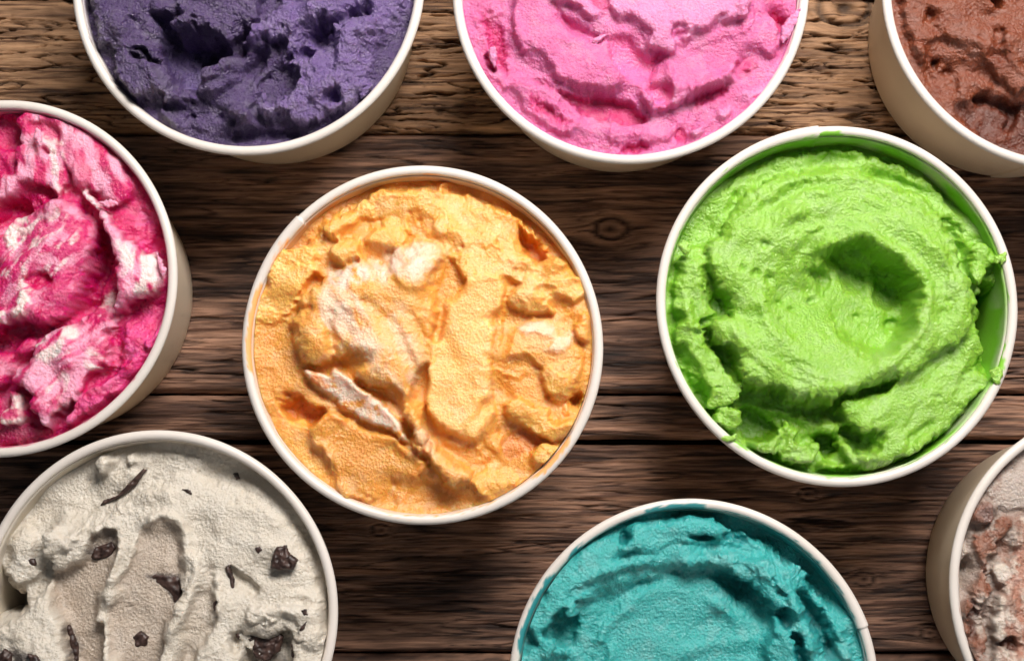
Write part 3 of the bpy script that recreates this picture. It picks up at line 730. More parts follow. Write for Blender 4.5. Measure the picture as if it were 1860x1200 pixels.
# lower right sweep up to the rim
s.slab([(610,900),(760,850),(880,720),(1060,670),(1085,780),(1130,800),(1110,850),(1060,900),(980,990),(880,1060),(760,1120),(690,1130),(650,1070),(720,1025),(640,985)], 0, tilt=(-.02,-.02), edge=6, rough=.35, streak=(-.62,9,9), dome=8, domew=22, rag=(5,4))
s.slab([(860,1010),(950,980),(1010,930),(1060,900),(1000,980),(880,1060),(830,1060)], 7, rel=True, edge=14, rough=.2)
s.ridge([(830,1060),(850,1010),(930,960)], -12, 7)
# main swirl
s.slab([(190,470),(200,395),(235,360),(300,260),(390,195),(500,150),(620,145),(720,180),(830,205),(925,265),(962,335),(1000,430),(1040,520),(1062,600),(1050,690),(960,740),(880,800),(760,860),(620,900),(600,915),(480,912),(400,892),(300,850),(275,770),(190,690),(192,630),(265,610),(215,530)], 12, tilt=(.03,-.02), edge=6, dome=22, domew=46, rough=.4, rag=(5,5), streak=(600,560,11,9), col=GR)
for P, h in (([(310,300),(450,210),(620,185),(780,230),(900,320)], 5), ([(390,300),(520,215),(640,215)], -6), ([(960,340),(985,470),(1000,600),(960,700)], 6),
             ([(300,840),(420,900),(520,915),(600,900),(700,860)], 8), ([(290,770),(400,850),(520,870),(640,850)], 5), ([(300,800),(420,870),(560,880)], -8)):
    s.ridge(P, h, 9, rag=5)
for P, h in (([(450,930),(600,935),(700,990)], -10), ([(340,900),(450,945),(560,965)], 10), ([(560,985),(640,975),(690,1000)], 9)):
    s.ridge(P, h, 8, rag=6)
# hollow scooped out of the swirl: shallow on the left, a steep lip on the upper right
cxg, cyg = 1170 + 850 / 1.7391, 210 + 480 / 1.7391
def green_edge(X, Y):
    a = np.arctan2(Y - (210 + 610 / 1.7391), X - (1170 + 600 / 1.7391))           # 0 = right, -pi/2 = up
    da = np.abs((a + 0.45 + np.pi) % (2 * np.pi) - np.pi)
    return 14 + 120 * sstep(0.85, 1.9, da)
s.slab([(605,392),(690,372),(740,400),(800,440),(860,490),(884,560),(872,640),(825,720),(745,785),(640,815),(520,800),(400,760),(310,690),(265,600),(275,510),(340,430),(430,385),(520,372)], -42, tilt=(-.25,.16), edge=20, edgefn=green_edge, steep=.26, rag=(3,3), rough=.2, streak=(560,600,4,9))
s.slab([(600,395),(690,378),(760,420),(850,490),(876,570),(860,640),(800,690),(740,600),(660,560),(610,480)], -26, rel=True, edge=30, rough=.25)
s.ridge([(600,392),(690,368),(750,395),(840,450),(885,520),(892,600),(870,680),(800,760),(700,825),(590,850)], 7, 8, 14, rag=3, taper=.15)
s.slab([(430,385),(500,375),(600,395),(615,450),(600,500),(540,480),(520,420)], 12, rel=True, edge=10, rough=1)
s.slab([(500,480),(560,470),(615,500),(590,560),(540,590),(515,560)], -11, rel=True, edge=9, rough=.5)
s.slab([(525,570),(580,562),(592,580),(560,600),(530,595)], -12, rel=True, edge=5)
s.ridge([(390,410),(440,470),(470,560)], -7, 10)
for x, y, r in ((392,515,10), (350,500,7), (690,625,5), (680,755,5), (380,410,6), (430,590,6), (470,610,5), (620,690,5), (300,240,6), (1010,350,9)): s.pit(x, y, r, 11)
s.pits(40, 2, 5, 6, 9, [(300,420),(700,400),(860,600),(700,800),(400,760),(280,600)])
s.pits(30, 3, 7, 9, 10)
s.drag(70, 0, 7, 4.5, 120, 106, .18, centre=(580,590), r0=.35)
s.drag(16, 0, 4, 7, 80, 107, .25, centre=(580,590))
# open gap on the right with the wall showing
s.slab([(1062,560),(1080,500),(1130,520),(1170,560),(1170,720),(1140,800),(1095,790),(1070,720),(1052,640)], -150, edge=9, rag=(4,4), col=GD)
s.slab([(1020,430),(1060,395),(1140,420),(1150,465),(1100,480),(1060,540),(1035,500)], -4, edge=5, dome=18, domew=26, rough=1)
s.ridge([(960,300),(985,350),(1020,420),(1040,500)], -22, 9, rag=5)
M = ice_material('green_ice_cream', 0.45, 0.30, 0.7)
s.finish('ice_cream', M, 'bright green ice cream with a deep hollow scooped in its middle', crumb=.55, grain=.7, relief=1.2)
for P, z, th in (([(105,405),(130,395),(145,420),(135,440),(115,430)], 8, 14), ([(1090,800),(1115,795),(1130,815),(1115,850),(1095,840)], 8, 11), 
                 ([(240,1015),(280,1005),(290,1020),(260,1035)], 10, 8), ([(1125,430),(1145,440),(1130,470),(1100,460)], 6, 12)):
    s.piece('crumb', P, z, th, M, GL, rag=3)

# ------------------------------------------------------------------ white ice cream with chocolate chunks
WH = srgb(210, 201, 188); WB = srgb(186, 168, 152); CK = srgb(52, 40, 42)  # WB: off-white with the shade of the troughs painted in
make_tub(*CEN['white'], 5.2, srgb(222, 212, 194), 0.9, 'white paper tub of chocolate chunk ice cream in front of the magenta tub', 3, 0.3)
s = Sculpt(*CEN['white'], (0, 760, 2.7266), 328, -24, WH, 3, 5, 90)
s.gutter(205, 270, 60, 4)
s.slab([(120,430),(300,250),(470,170),(560,330),(470,420),(330,420),(250,480),(200,560),(120,560)], -30, edge=20, rough=.12)
s.slab([(460,240),(480,190),(560,165),(590,200),(560,250),(500,285)], -2, edge=5, dome=16, domew=26, rough=1)
s.slab([(600,170),(720,140),(860,150),(900,200),(760,250),(640,250)], -16, edge=10, rough=.8, dome=8, domew=30)
s.slab([(0,640),(40,560),(110,520),(190,600),(210,700),(180,800),(120,860),(40,820),(0,760)], -8, edge=8, dome=16, domew=40, rough=.8)
s.slab([(-120,720),(30,760),(110,880),(90,980),(0,1010),(-150,1000)], -120, edge=12)
s.slab([(195,690),(195,610),(215,520),(290,430),(380,470),(480,450),(590,405),(670,340),(760,285),(850,235),(1000,240),(1150,280),(1300,360),(1430,460),(1520,590),(1580,780),(1610,900),(1640,1200),(1500,1500),(1100,1700),(400,1700),(200,1500),(-50,1350),(-80,1000),(100,960),(200,860),(235,720)], 6, tilt=(.02,.01), edge=7, dome=26, domew=40, rough=.55, rag=(4,4))
s.ridge([(330,500),(420,470),(560,440),(680,380),(850,360),(960,400)], 8, 9, 16, rag=5)
s.slab([(190,690),(200,600),(260,520),(330,540),(420,560),(350,660),(290,720)], 16, edge=4, dome=10, domew=16, rough=1, rag=(6,6))
s.slab([(1000,350),(1200,340),(1400,480),(1500,640),(1560,820),(1300,760),(1130,700),(1060,600),(1000,480)], 4, rel=True, edge=40, rough=.25)
# paddle marks running down, their trough shade painted in as darker beige
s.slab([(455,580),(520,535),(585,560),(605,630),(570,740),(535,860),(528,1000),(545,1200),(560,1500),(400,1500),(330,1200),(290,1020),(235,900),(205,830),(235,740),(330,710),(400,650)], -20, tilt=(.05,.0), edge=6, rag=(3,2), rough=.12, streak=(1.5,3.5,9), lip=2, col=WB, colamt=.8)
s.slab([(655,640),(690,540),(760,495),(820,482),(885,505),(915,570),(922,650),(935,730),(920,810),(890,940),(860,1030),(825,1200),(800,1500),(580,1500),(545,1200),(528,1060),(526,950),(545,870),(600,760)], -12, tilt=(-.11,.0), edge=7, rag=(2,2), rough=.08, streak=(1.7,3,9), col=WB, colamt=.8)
s.ridge([(526,860),(524,1000),(548,1200),(560,1400)], -11, 5, 7, rag=1.5, taper=.1)
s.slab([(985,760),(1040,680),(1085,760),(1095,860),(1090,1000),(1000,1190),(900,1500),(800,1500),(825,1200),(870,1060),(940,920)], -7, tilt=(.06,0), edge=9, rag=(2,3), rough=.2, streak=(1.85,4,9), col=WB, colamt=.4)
s.ridge([(585,560),(600,640),(575,740),(540,850)], 9, 5, 9, rag=3)
s.ridge([(680,560),(760,485),(860,485),(920,560),(932,660),(985,720),(955,860),(900,1000),(830,1120)], 10, 7, 14, rag=4, taper=.12)
s.ridge([(440,590),(520,530),(590,550)], 6, 5, 8)
s.ridge([(1080,740),(1090,860),(1100,1000)], 13, 6, 10, rag=5)
s.slab([(1095,840),(1150,850),(1175,900),(1150,960),(1105,970)], 12, edge=5, dome=12, domew=20, rough=.5)
s.slab([(1120,720),(1220,760),(1290,830),(1280,880),(1190,880),(1150,840)], -12, edge=9, rough=.5)
s.slab([(1210,930),(1260,905),(1330,910),(1420,900),(1560,900),(1610,960),(1600,1140),(1520,1150),(1460,1090),(1470,1030),(1410,990),(1320,1020),(1230,1000)], 22, edge=5, dome=20, domew=30, rough=.9, rag=(5,5))
s.slab([(1330,870),(1450,850),(1580,860),(1600,920),(1450,900)], 6, edge=10, rough=.4)
s.slab([(1150,1040),(1220,1000),(1330,1030),(1420,1010),(1460,1100),(1440,1300),(1250,1330),(1150,1150)], -22, edge=8, rough=.4)
s.slab([(150,930),(240,860),(300,1000),(320,1100),(240,1150),(140,1040)], 8, edge=6, dome=16, domew=26, rough=.8)
for P, a in (([(700,785),(760,765),(885,780),(892,940),(850,945),(825,880),(770,820)], .93), ([(410,670),(470,620),(545,610),(530,680),(450,700)], .75), ([(300,1010),(350,1050),(385,1150),(380,1250),(340,1250),(330,1120)], .85),
             ([(30,1140),(90,1120),(210,1150),(200,1250),(40,1250)], .8), ([(1035,910),(1085,880),(1085,950),(1050,960)], .6), ([(480,600),(560,560),(570,640),(530,650)], .4)):
    s.tint(P, CK, a, 9, 0.12 if a > .9 else .3, rag=(2,3))
s.tint([(1150,1050),(1230,1020),(1400,1060),(1420,1250),(1250,1250)], CK, .5, 16, .35)
s.drag(30, 0, 5, 8, 90, 115, .3, centre=(777,1000), r0=.6)
s.drag(14, 1.6, 3, 6, 90, 116, .2)
s.pits(20, 3, 7, 8, 12)
M = ice_material('white_ice_cream', 0.50, 0.36, 0.80, (1, .9, .8))
s.finish('ice_cream', M, 'off-white ice cream studded with dark chocolate chunks', crumb=.85, relief=1.35, frost=.15)
for P, z, th, tl in (([(470,437),(495,402),(560,382),(640,300),(690,248),(716,250),(655,335),(600,378),(520,420)], 4, 16, (0,-.05)), ([(1345,735),(1350,690),(1375,630),(1428,624),(1442,665),(1485,693),(1462,742),(1385,748)], 7, 18, (0,0)),
                     ([(1116,735),(1134,718),(1162,790),(1164,845),(1146,850)], 3, 14, (0,0)), ([(1152,1055),(1195,1000),(1215,1030),(1290,1060),(1345,1028),(1402,1080),(1385,1150),(1320,1215),(1262,1190),(1225,1110),(1165,1090)], 6, 20, (0,.05)),
                     ([(880,345),(925,348),(952,372),(940,380),(905,360)], 2, 7, (0,0)), ([(1490,1050),(1500,1020),(1530,990),(1522,1030)], 2, 8, (0,0)), ([(1500,940),(1530,930),(1538,965),(1515,970)], 2, 7, (0,0)),
                     ([(1450,1110),(1465,1095),(1468,1180),(1452,1180)], 2, 9, (0,0)), ([(30,1160),(60,1120),(100,1150),(90,1230),(40,1240)], 3, 16, (0,0)), ([(180,1140),(230,1150),(300,1250),(220,1250)], 3, 14, (0,0)), ([(415,690),(450,640),(540,605),(566,640),(530,690),(460,706)], -2, 17, (0,0)), ([(640,1080),(690,1050),(730,1080),(720,1130),(660,1140)], -3, 13, (0,0)), ([(1260,640),(1290,625),(1310,650),(1280,668)], -1, 9, (0,0)), ([(120,700),(160,690),(170,730),(135,740)], -1, 10, (0,0)), ([(1060,905),(1085,890),(1085,945),(1068,950)], 0, 8, (0,0)), ([(300,1030),(330,1020),(375,1130),(372,1210),(340,1200)], 0, 12, (0,0)), ([(712,790),(760,768),(880,785),(888,860),(880,925),(855,935),(835,870),(770,822)], -2, 9, (0,0)), ([(1130,270),(1160,265),(1175,300),(1150,305)], 0, 8, (0,0))):
    s.piece('chocolate_chunk', P, z, th, CHOC, (0, 0, 0), rag=.8, tilt=tl, facet=4, edgew=7, rel=True, smooth=False)
for P, z in (([(1370,640),(1400,630),(1430,660),(1400,690),(1380,680)], 9), ([(1420,690),(1450,690),(1440,720)], 8), ([(1180,1060),(1225,1050),(1270,1120),(1290,1170),(1240,1150),(1200,1110)], 13)):
    s.piece('cream_smear', P, z, 5, M, WH, rag=4, rel=True)

# ------------------------------------------------------------------ magenta and white swirl
MG = srgb(206, 14, 104); MP = srgb(236, 156, 186); MW = srgb(242, 224, 220); MM = srgb(222, 66, 138)
make_tub(*CEN['magenta'], 3.3, srgb(215, 30, 115), 0.8, 'white paper tub of magenta and white swirl at the left edge', 4, 0.45)
s = Sculpt(*CEN['magenta'], (0, 160, 1.7647), 328, -24, MG, 4, 14, 60)
s.gutter(300, 20, 34, 32)
s.slab([(60,60),(200,70),(330,170),(420,270),(440,330),(380,378),(335,378),(285,330),(225,300),(150,200),(60,180)], 2, edge=5, dome=12, domew=26, rough=.5, streak=(1.2,7,10), col=MP, coln=.52)
s.slab([(90,100),(180,120),(210,180),(150,190),(100,150)], -12, rel=True, edge=8, col=MG, colamt=.9)
s.slab([(-100,60),(40,90),(68,150),(40,190),(-100,190)], -40, edge=7, col=MG)
s.slab([(-150,330),(0,290),(60,180),(130,130),(150,190),(212,200),(218,300),(190,355),(140,320),(60,340),(-60,420),(-200,420)], 6, tilt=(0,-.05), edge=5, rough=.7, streak=(1.35,8,10), dome=8, domew=22, col=MP, coln=.45)
s.tint([(130,140),(215,200),(200,350),(170,300),(150,200)], MW, .8, 8, .45, flow=1.4)
s.slab([(380,420),(440,360),(500,430),(530,520),(490,560),(430,490)], -30, edge=10, rough=1, col=MM, coln=.6)
s.slab([(220,190),(260,150),(290,230),(280,320),(235,300)], 4, rel=True, edge=10, rough=.2, col=srgb(228,110,150), colamt=.8)
# left mass
s.slab([(-250,480),(-60,440),(20,450),(100,382),(200,345),(300,425),(306,500),(280,600),(245,705),(150,775),(60,765),(-60,820),(-250,760)], 26, tilt=(.04,-.02), edge=6, dome=32, domew=50, rough=.35, streak=(-1.1,12,14), col=srgb(208,22,110))
s.tint([(-100,470),(100,390),(200,350),(300,430),(290,560),(200,700),(0,760)], MP, .75, 14, .74, nscale=22, flow=-1.0)
s.tint([(-100,520),(60,430),(220,400),(260,520),(120,680)], MW, .8, 12, .8, nscale=16, flow=-0.9)
s.tint([(120,400),(210,350),(300,430),(290,470),(220,420),(150,430)], MP, .85, 12, .38)
s.tint([(140,500),(220,440),(230,560),(180,640),(140,600)], MP, .8, 12, .5)
s.slab([(70,400),(20,460),(30,500),(80,480),(160,420),(170,400)], 6, rel=True, edge=7, col=MW, coln=.5, rough=.8)
s.slab([(20,480),(60,460),(75,500),(40,520)], 8, rel=True, edge=5, col=MW, rough=.4)
s.slab([(100,610),(160,590),(190,620),(150,660),(110,650)], -14, rel=True, edge=8, col=MG, rough=.6)
s.slab([(10,740),(70,680),(120,655),(130,720),(70,760)], 10, rel=True, edge=6, col=MW, coln=.42, rough=.9)
s.slab([(-10,360),(60,340),(90,390),(20,440),(-40,440)], -22, rel=True, edge=10, col=MG)
s.slab([(-80,520),(40,520),(60,600),(-60,640)], -14, rel=True, edge=16, col=MG)
# long pale fold on the right
s.slab([(225,300),(290,330),(345,395),(420,480),(505,530),(530,590),(515,660),(440,690),(370,740),(330,740),(370,660),(362,560),(340,480),(310,400),(250,340)], 22, tilt=(-.02,0), edge=5, dome=24, domew=30, rough=.4, rag=(4,4), streak=(.95,8,8), col=MP, coln=.2)
s.tint([(230,300),(300,345),(400,480),(380,560),(340,440),(270,350)], MW, .9, 8, .32, flow=1.0)
s.tint([(400,500),(510,540),(528,600),(500,670),(420,650)], MW, .9, 14, .36, flow=1.3)
s.tint([(290,690),(380,630),(400,680),(340,730)], MW, .85, 10, .4)
s.ridge([(300,400),(325,500),(305,600),(270,700),(220,755)], -34, 11, 14, rag=4, col=MG)
s.ridge([(330,480),(345,560),(340,640)], -10, 7, rag=5)
# lower pale sheets
s.slab([(375,745),(500,685),(522,715),(490,830),(420,940),(300,1030),(200,1090),(250,980),(370,900)], -4, edge=7, dome=10, domew=30, rough=1, col=MM, coln=.35)
s.slab([(125,805),(200,755),(330,690),(385,725),(352,800),(372,905),(300,915),(255,1000),(200,1060),(160,1110),(130,1080),(100,1000),(40,925),(90,870)], 12, tilt=(.03,.02), edge=5, dome=16, domew=26, rough=.8, rag=(5,4), streak=(-.9,8,9), col=MP, coln=.42)
s.tint([(130,800),(220,750),(260,800),(200,880),(120,880)], MW, .95, 12, .32, flow=-0.8)
s.tint([(280,830),(350,850),(365,905),(290,910)], MW, .9, 12, .4, flow=0.3)
s.tint([(150,950),(230,900),(240,980),(190,1050)], MW, .6, 12, .5, flow=-1.0)
s.tint([(260,930),(340,915),(300,980),(260,970)], MG, .9, 8, .3)
s.tint([(205,800),(270,810),(300,870),(240,870)], MM, .8, 10, .5, flow=-0.9)
s.slab([(-150,900),(0,820),(130,790),(125,830),(40,910),(0,980),(-100,1000)], 8, edge=7, rough=.2, dome=10, domew=30, streak=(-.7,9,12), col=MG)
s.tint([(-100,930),(40,850),(130,800),(60,920),(-60,980)], MP, .7, 14, .6, nscale=18, flow=-.7)
s.slab([(10,1010),(40,960),(90,1000),(100,1060),(50,1090),(0,1080)], 4, edge=5, dome=12, domew=20, rough=.8, col=MW, coln=.4)
s.slab([(-60,1090),(90,1070),(140,1110),(40,1140),(-60,1150)], -10, edge=6, rough=.4, col=srgb(170,8,80))
s.slab([(460,820),(500,760),(525,705),(520,780),(480,860)], 0, edge=5, dome=10, domew=16, rough=.6, col=MM)
s.drag(40, -.9, 7, 6, 80, 113, .6)
s.drag(20, 1.0, 7, 6, 70, 114, .5)
s.pits(20, 3, 7, 9, 14)
M = ice_material('magenta_ice_cream', 0.45, 0.30, 0.8, (1.6, .5, .4), .0022)
s.finish('ice_cream', M, 'magenta and white swirled ice cream at the left edge', crumb=1.0, relief=1.25)
for P, z, th, c in (([(135,130),(150,170),(140,200),(128,180),(120,160)], 22, 10, MP), ([(320,370),(360,360),(385,375),(350,385)], 10, 10, MP), ([(505,520),(530,560),(540,590),(525,600)], 18, 9, MP)):
    s.piece('crumb', P, z, th, M, c, rag=3)

# ------------------------------------------------------------------ purple
PU = srgb(84, 64, 108); PL = srgb(118, 94, 148); PD = srgb(56, 42, 74)  # PD: hollow darkened in the colour, painted shade
make_tub(*CEN['purple'], 0.9, srgb(80, 62, 104), 0.7, 'white paper tub of purple ice cream at the top', 5, 0.2)
s = Sculpt(*CEN['purple'], (100, 0, 2.657), 328, -16, PU, 5, 10, 70)
s.slab([(610,580),(720,520),(830,540),(900,600),(1100,590),(1200,610),(1150,660),(1000,680),(850,680),(750,655)], -30, edge=10, rough=.4, streak=(.1,5,10))
s.slab([(190,190),(150,60),(120,-200),(440,-200),(460,60),(420,130),(480,210),(545,330),(600,410),(700,440),(710,510),(560,505),(430,490),(330,410),(280,310),(285,240),(210,230)], 8, tilt=(-.02,0), edge=6, dome=26, domew=36, rough=.9, rag=(5,5))
s.slab([(340,250),(400,220),(480,270),(520,320),(460,320),(390,300)], -20, rel=True, edge=8, col=PD)
s.ridge([(360,280),(370,250),(410,260),(430,290)], 14, 5)
s.ridge([(290,280),(300,370),(380,440),(480,470)], 9, 9, rag=6)
s.slab([(610,590),(700,515),(760,490),(840,545),(870,575),(960,555),(970,600),(900,640),(760,650),(680,630)], -12, edge=4, dome=12, domew=26, rough=.7, rag=(5,5))
# deep hollow
s.slab([(445,60),(560,50),(590,130),(700,160),(820,210),(880,235),(850,310),(740,400),(650,435),(570,390),(490,240),(450,150)], -50, tilt=(.03,.12), edge=10, rough=.5, streak=(.9,8,12), col=srgb(100,82,130))
s.slab([(480,80),(570,60),(600,130),(720,160),(850,220),(800,270),(640,220),(540,200)], -26, rel=True, edge=22, rough=.6)
s.slab([(575,135),(590,40),(640,-100),(1000,-120),(1010,60),(960,130),(890,190),(825,208),(745,150),(640,152)], 14, tilt=(0,-.04), edge=4, dome=16, domew=28, rough=.9, rag=(5,5), streak=(.3,7,9))
s.ridge([(600,130),(700,100),(820,180)], 9, 7, 12, rag=5)
# tongue in the middle
s.slab([(670,445),(760,370),(860,280),(950,215),(1045,205),(1075,290),(1010,400),(965,480),(935,550),(860,572),(830,540),(725,490)], -6, tilt=(.02,.02), edge=5, rough=.3, streak=(-.68,6,9), rag=(3,3))
s.ridge([(675,445),(760,370),(870,280),(960,215),(1040,205)], 13, 6, 8, rag=3, taper=.1)
s.ridge([(715,485),(800,430),(900,360),(960,320)], 9, 5, 7, rag=3)
s.ridge([(835,545),(900,570),(950,540)], 8, 5)
s.slab([(960,390),(1010,330),(1090,300),(1150,340),(1140,430),(1060,470),(980,470)], -24, edge=9, rough=1)
# great crumbly mass on the right
s.slab([(880,215),(960,140),(1050,40),(1100,-200),(1720,-200),(1690,60),(1660,150),(1610,250),(1550,350),(1510,470),(1420,545),(1300,585),(1190,605),(1050,590),(980,560),(980,510),(1060,465),(1140,430),(1160,350),(1135,300),(1095,300),(1050,205),(950,235)], 14, tilt=(-.01,-.07), edge=6, dome=30, domew=46, rough=1.0, rag=(6,6), col=PL)
s.slab([(900,200),(1050,80),(1180,0),(1280,60),(1180,180),(1080,270),(1040,200),(960,210)], 8, rel=True, edge=14, rough=.3, streak=(-.75,6,9))
s.ridge([(1290,180),(1360,130),(1400,90),(1470,20)], -24, 12, rag=6)
s.ridge([(1290,175),(1340,165),(1390,120)], 14, 6)
s.ridge([(1140,330),(1180,260),(1280,160),(1330,60)], -18, 14, 18, rag=6)
s.slab([(980,545),(1000,500),(1120,490),(1200,530),(1190,595),(1040,585)], 4, edge=5, dome=12, domew=24, rough=.6)
s.ridge([(1380,560),(1340,480),(1340,420)], -9, 9, rag=6)
s.drag(70, -.75, 14, 6, 60, 101, .7)
s.drag(40, .5, 12, 5, 50, 102, .8)
s.pits(16, 4, 8, 12, 15); s.pits(40, 3, 6, 8, 16)
M = ice_material('purple_ice_cream', 0.20, 0.32, 1.6, coat=.8)
s.finish('ice_cream', M, 'dark purple crumbly ice cream with a deep hollow on its left', crumb=1.2, grain=1.2, relief=1.7, frost=.22)
for P, z, th in (([(1470,430),(1500,400),(1535,410),(1510,450),(1480,480)], 4, 16), ([(590,120),(640,90),(660,120),(620,150)], 20, 12), ([(1000,470),(1020,460),(1030,490),(1010,500)], 14, 8)):
    s.piece('crumb', P, z, th, M, PL, rag=3)

# ------------------------------------------------------------------ pink
PK = srgb(210, 104, 158); PKL = srgb(220, 134, 180); PKD = srgb(200, 48, 116)  # PKD: deep pink painted into pockets and creases as their shade
make_tub(*CEN['pink'], 1.2, srgb(228, 90, 160), 0.8, 'white paper tub of pale pink ice cream at the top', 6, 0.3)
s = Sculpt(*CEN['pink'], (800, 0, 2.657), 328, -14, PK, 6, 7, 70); s.meltk = 1.7
s.slab([(120,-100),(300,-100),(340,160),(400,300),(480,400),(680,560),(900,610),(1100,600),(1100,680),(860,700),(640,680),(440,570),(280,430),(180,270)], -6, edge=10, rough=1.0, dome=12, domew=30, streak=(1.0,7,12))
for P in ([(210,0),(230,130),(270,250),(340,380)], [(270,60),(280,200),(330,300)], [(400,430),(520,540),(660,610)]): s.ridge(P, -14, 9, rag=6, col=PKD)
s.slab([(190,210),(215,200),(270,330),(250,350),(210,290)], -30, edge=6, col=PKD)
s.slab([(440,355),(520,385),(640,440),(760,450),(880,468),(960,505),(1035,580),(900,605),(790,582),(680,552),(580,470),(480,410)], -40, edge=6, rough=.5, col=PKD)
s.slab([(330,-300),(325,0),(348,150),(395,275),(470,340),(600,408),(720,440),(880,458),(965,488),(1030,545),(1130,520),(1260,440),(1400,392),(1420,340),(1500,262),(1610,272),(1650,200),(1640,100),(1540,-60),(1540,-400),(900,-700),(400,-500)], 6, tilt=(.02,.0), edge=5, dome=8, domew=16, rough=.35, rag=(4,4), lip=4, lipw=7)
s.slab([(350,0),(540,0),(680,120),(800,190),(860,300),(840,400),(700,420),(560,370),(450,290),(390,180)], 4, rel=True, edge=50, rough=.15)
s.slab([(545,10),(620,60),(700,130),(810,170),(830,210),(740,220),(640,180),(560,110)], -24, edge=20, rough=.5, col=srgb(222,100,160))
s.slab([(800,190),(900,160),(960,210),(1010,260),(1095,275),(1110,360),(1140,440),(1100,520),(1000,520),(900,440),(830,340)], -16, tilt=(-.06,-.06), edge=14, rough=.3, streak=(.6,5,12), col=srgb(230,108,166))
s.slab([(1110,290),(1250,215),(1400,170),(1460,240),(1425,330),(1310,405),(1185,440),(1125,400)], -2, tilt=(-.05,.02), edge=12, rough=.25)
s.ridge([(1095,260),(1100,350),(1128,425),(1190,440),(1300,405),(1420,335)], 12, 7, 10, rag=3, taper=.12)
s.slab([(500,-400),(520,-20),(620,45),(685,108),(800,160),(865,138),(960,190),(1000,240),(1110,272),(1155,230),(1250,190),(1330,150),(1420,100),(1500,40),(1500,-400)], 30, tilt=(.02,.02), edge=5, dome=14, domew=30, rough=.6, rag=(5,4), col=PKL)
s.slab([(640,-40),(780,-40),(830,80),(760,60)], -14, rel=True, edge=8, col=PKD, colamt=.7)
s.slab([(1100,110),(1180,130),(1190,190),(1120,210),(1090,160)], -16, rel=True, edge=10, col=PK)
s.slab([(1430,-60),(1520,-60),(1530,90),(1470,180),(1430,140)], 6, rel=True, edge=8, rough=1)
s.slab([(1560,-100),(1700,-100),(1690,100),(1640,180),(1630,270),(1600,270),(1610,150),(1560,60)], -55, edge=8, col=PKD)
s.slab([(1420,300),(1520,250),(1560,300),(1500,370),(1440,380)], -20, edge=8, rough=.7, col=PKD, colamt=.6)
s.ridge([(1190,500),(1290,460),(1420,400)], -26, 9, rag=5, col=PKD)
s.ridge([(1480,340),(1500,300),(1540,270)], 14, 6, 12)
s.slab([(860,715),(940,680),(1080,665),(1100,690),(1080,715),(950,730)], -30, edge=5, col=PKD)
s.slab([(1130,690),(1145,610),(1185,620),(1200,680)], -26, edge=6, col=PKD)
s.ridge([(1095,690),(1110,630),(1150,605)], 12, 6)
s.slab([(1250,560),(1400,480),(1560,340),(1640,260),(1660,300),(1560,450),(1420,570),(1250,670),(1200,640)], -2, edge=10, rough=.5, dome=8, domew=30, col=PKL)
s.drag(34, 0, 5, 7, 110, 110, .25, centre=(950,-60))
s.drag(20, .9, 5, 6, 50, 111, 1.2, r0=.6)
s.pits(24, 3, 6, 8, 18); s.pits(40, 2, 4, 5, 19)
M = ice_material('pink_ice_cream', 0.55, 0.36, 1.00, (1.6, .5, .4), .0022)
s.finish('ice_cream', M, 'pale pink ice cream smoothed in broad folds', crumb=.9, relief=1.0, overhang=.5, edgecrumb=.7)
for P, z, th in (([(1640,150),(1665,100),(1725,45),(1742,55),(1700,150),(1660,210),(1645,200)], 2, 14), ([(720,210),(760,180),(800,170),(790,195),(750,215)], 8, 10), ([(230,250),(260,225),(275,260),(265,330),(245,300)], 6, 14), ([(490,370),(515,370),(505,395)], 2, 10)):
    s.piece('crumb', P, z, th, M, PKL, rag=2.5)

# ------------------------------------------------------------------ teal
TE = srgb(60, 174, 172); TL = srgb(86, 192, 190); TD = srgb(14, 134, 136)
make_tub(*CEN['teal'], 0.32, srgb(6, 140, 146), 0.95, 'white paper tub of teal ice cream at the bottom edge', 7, 0.55, [(140, 172, .95), (126, 138, .7), (84, 108, .95), (40, 62, .4)])
s = Sculpt(*CEN['teal'], (900, 880, 2.5833), 328, -16, TE, 7, 5, 70)
s.gutter(255, 340, 40, 30)
s.slab([(110,700),(200,480),(360,300),(560,210),(620,180),(800,170),(950,140),(1100,190),(1250,270),(1340,330),(1400,400),(1460,470),(1540,570),(1620,720),(1690,900),(1500,1000),(1300,800),(1100,600),(800,500),(400,600),(200,900),(90,900)], 4, edge=8, dome=14, domew=30, rough=.55, streak=(-.1,6,10), rag=(5,5))
s.slab([(580,200),(640,180),(800,150),(950,135),(1090,190),(1060,260),(900,290),(720,320),(600,330),(560,290),(610,240)], 8, edge=5, dome=12, domew=26, rough=.5, streak=(-.15,5,10))
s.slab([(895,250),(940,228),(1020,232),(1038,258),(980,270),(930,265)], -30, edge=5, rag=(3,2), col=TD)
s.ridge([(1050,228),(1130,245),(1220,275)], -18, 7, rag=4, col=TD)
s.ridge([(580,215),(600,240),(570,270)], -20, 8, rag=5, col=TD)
s.ridge([(900,290),(1000,300),(1120,300),(1260,330)], -10, 7, rag=5)
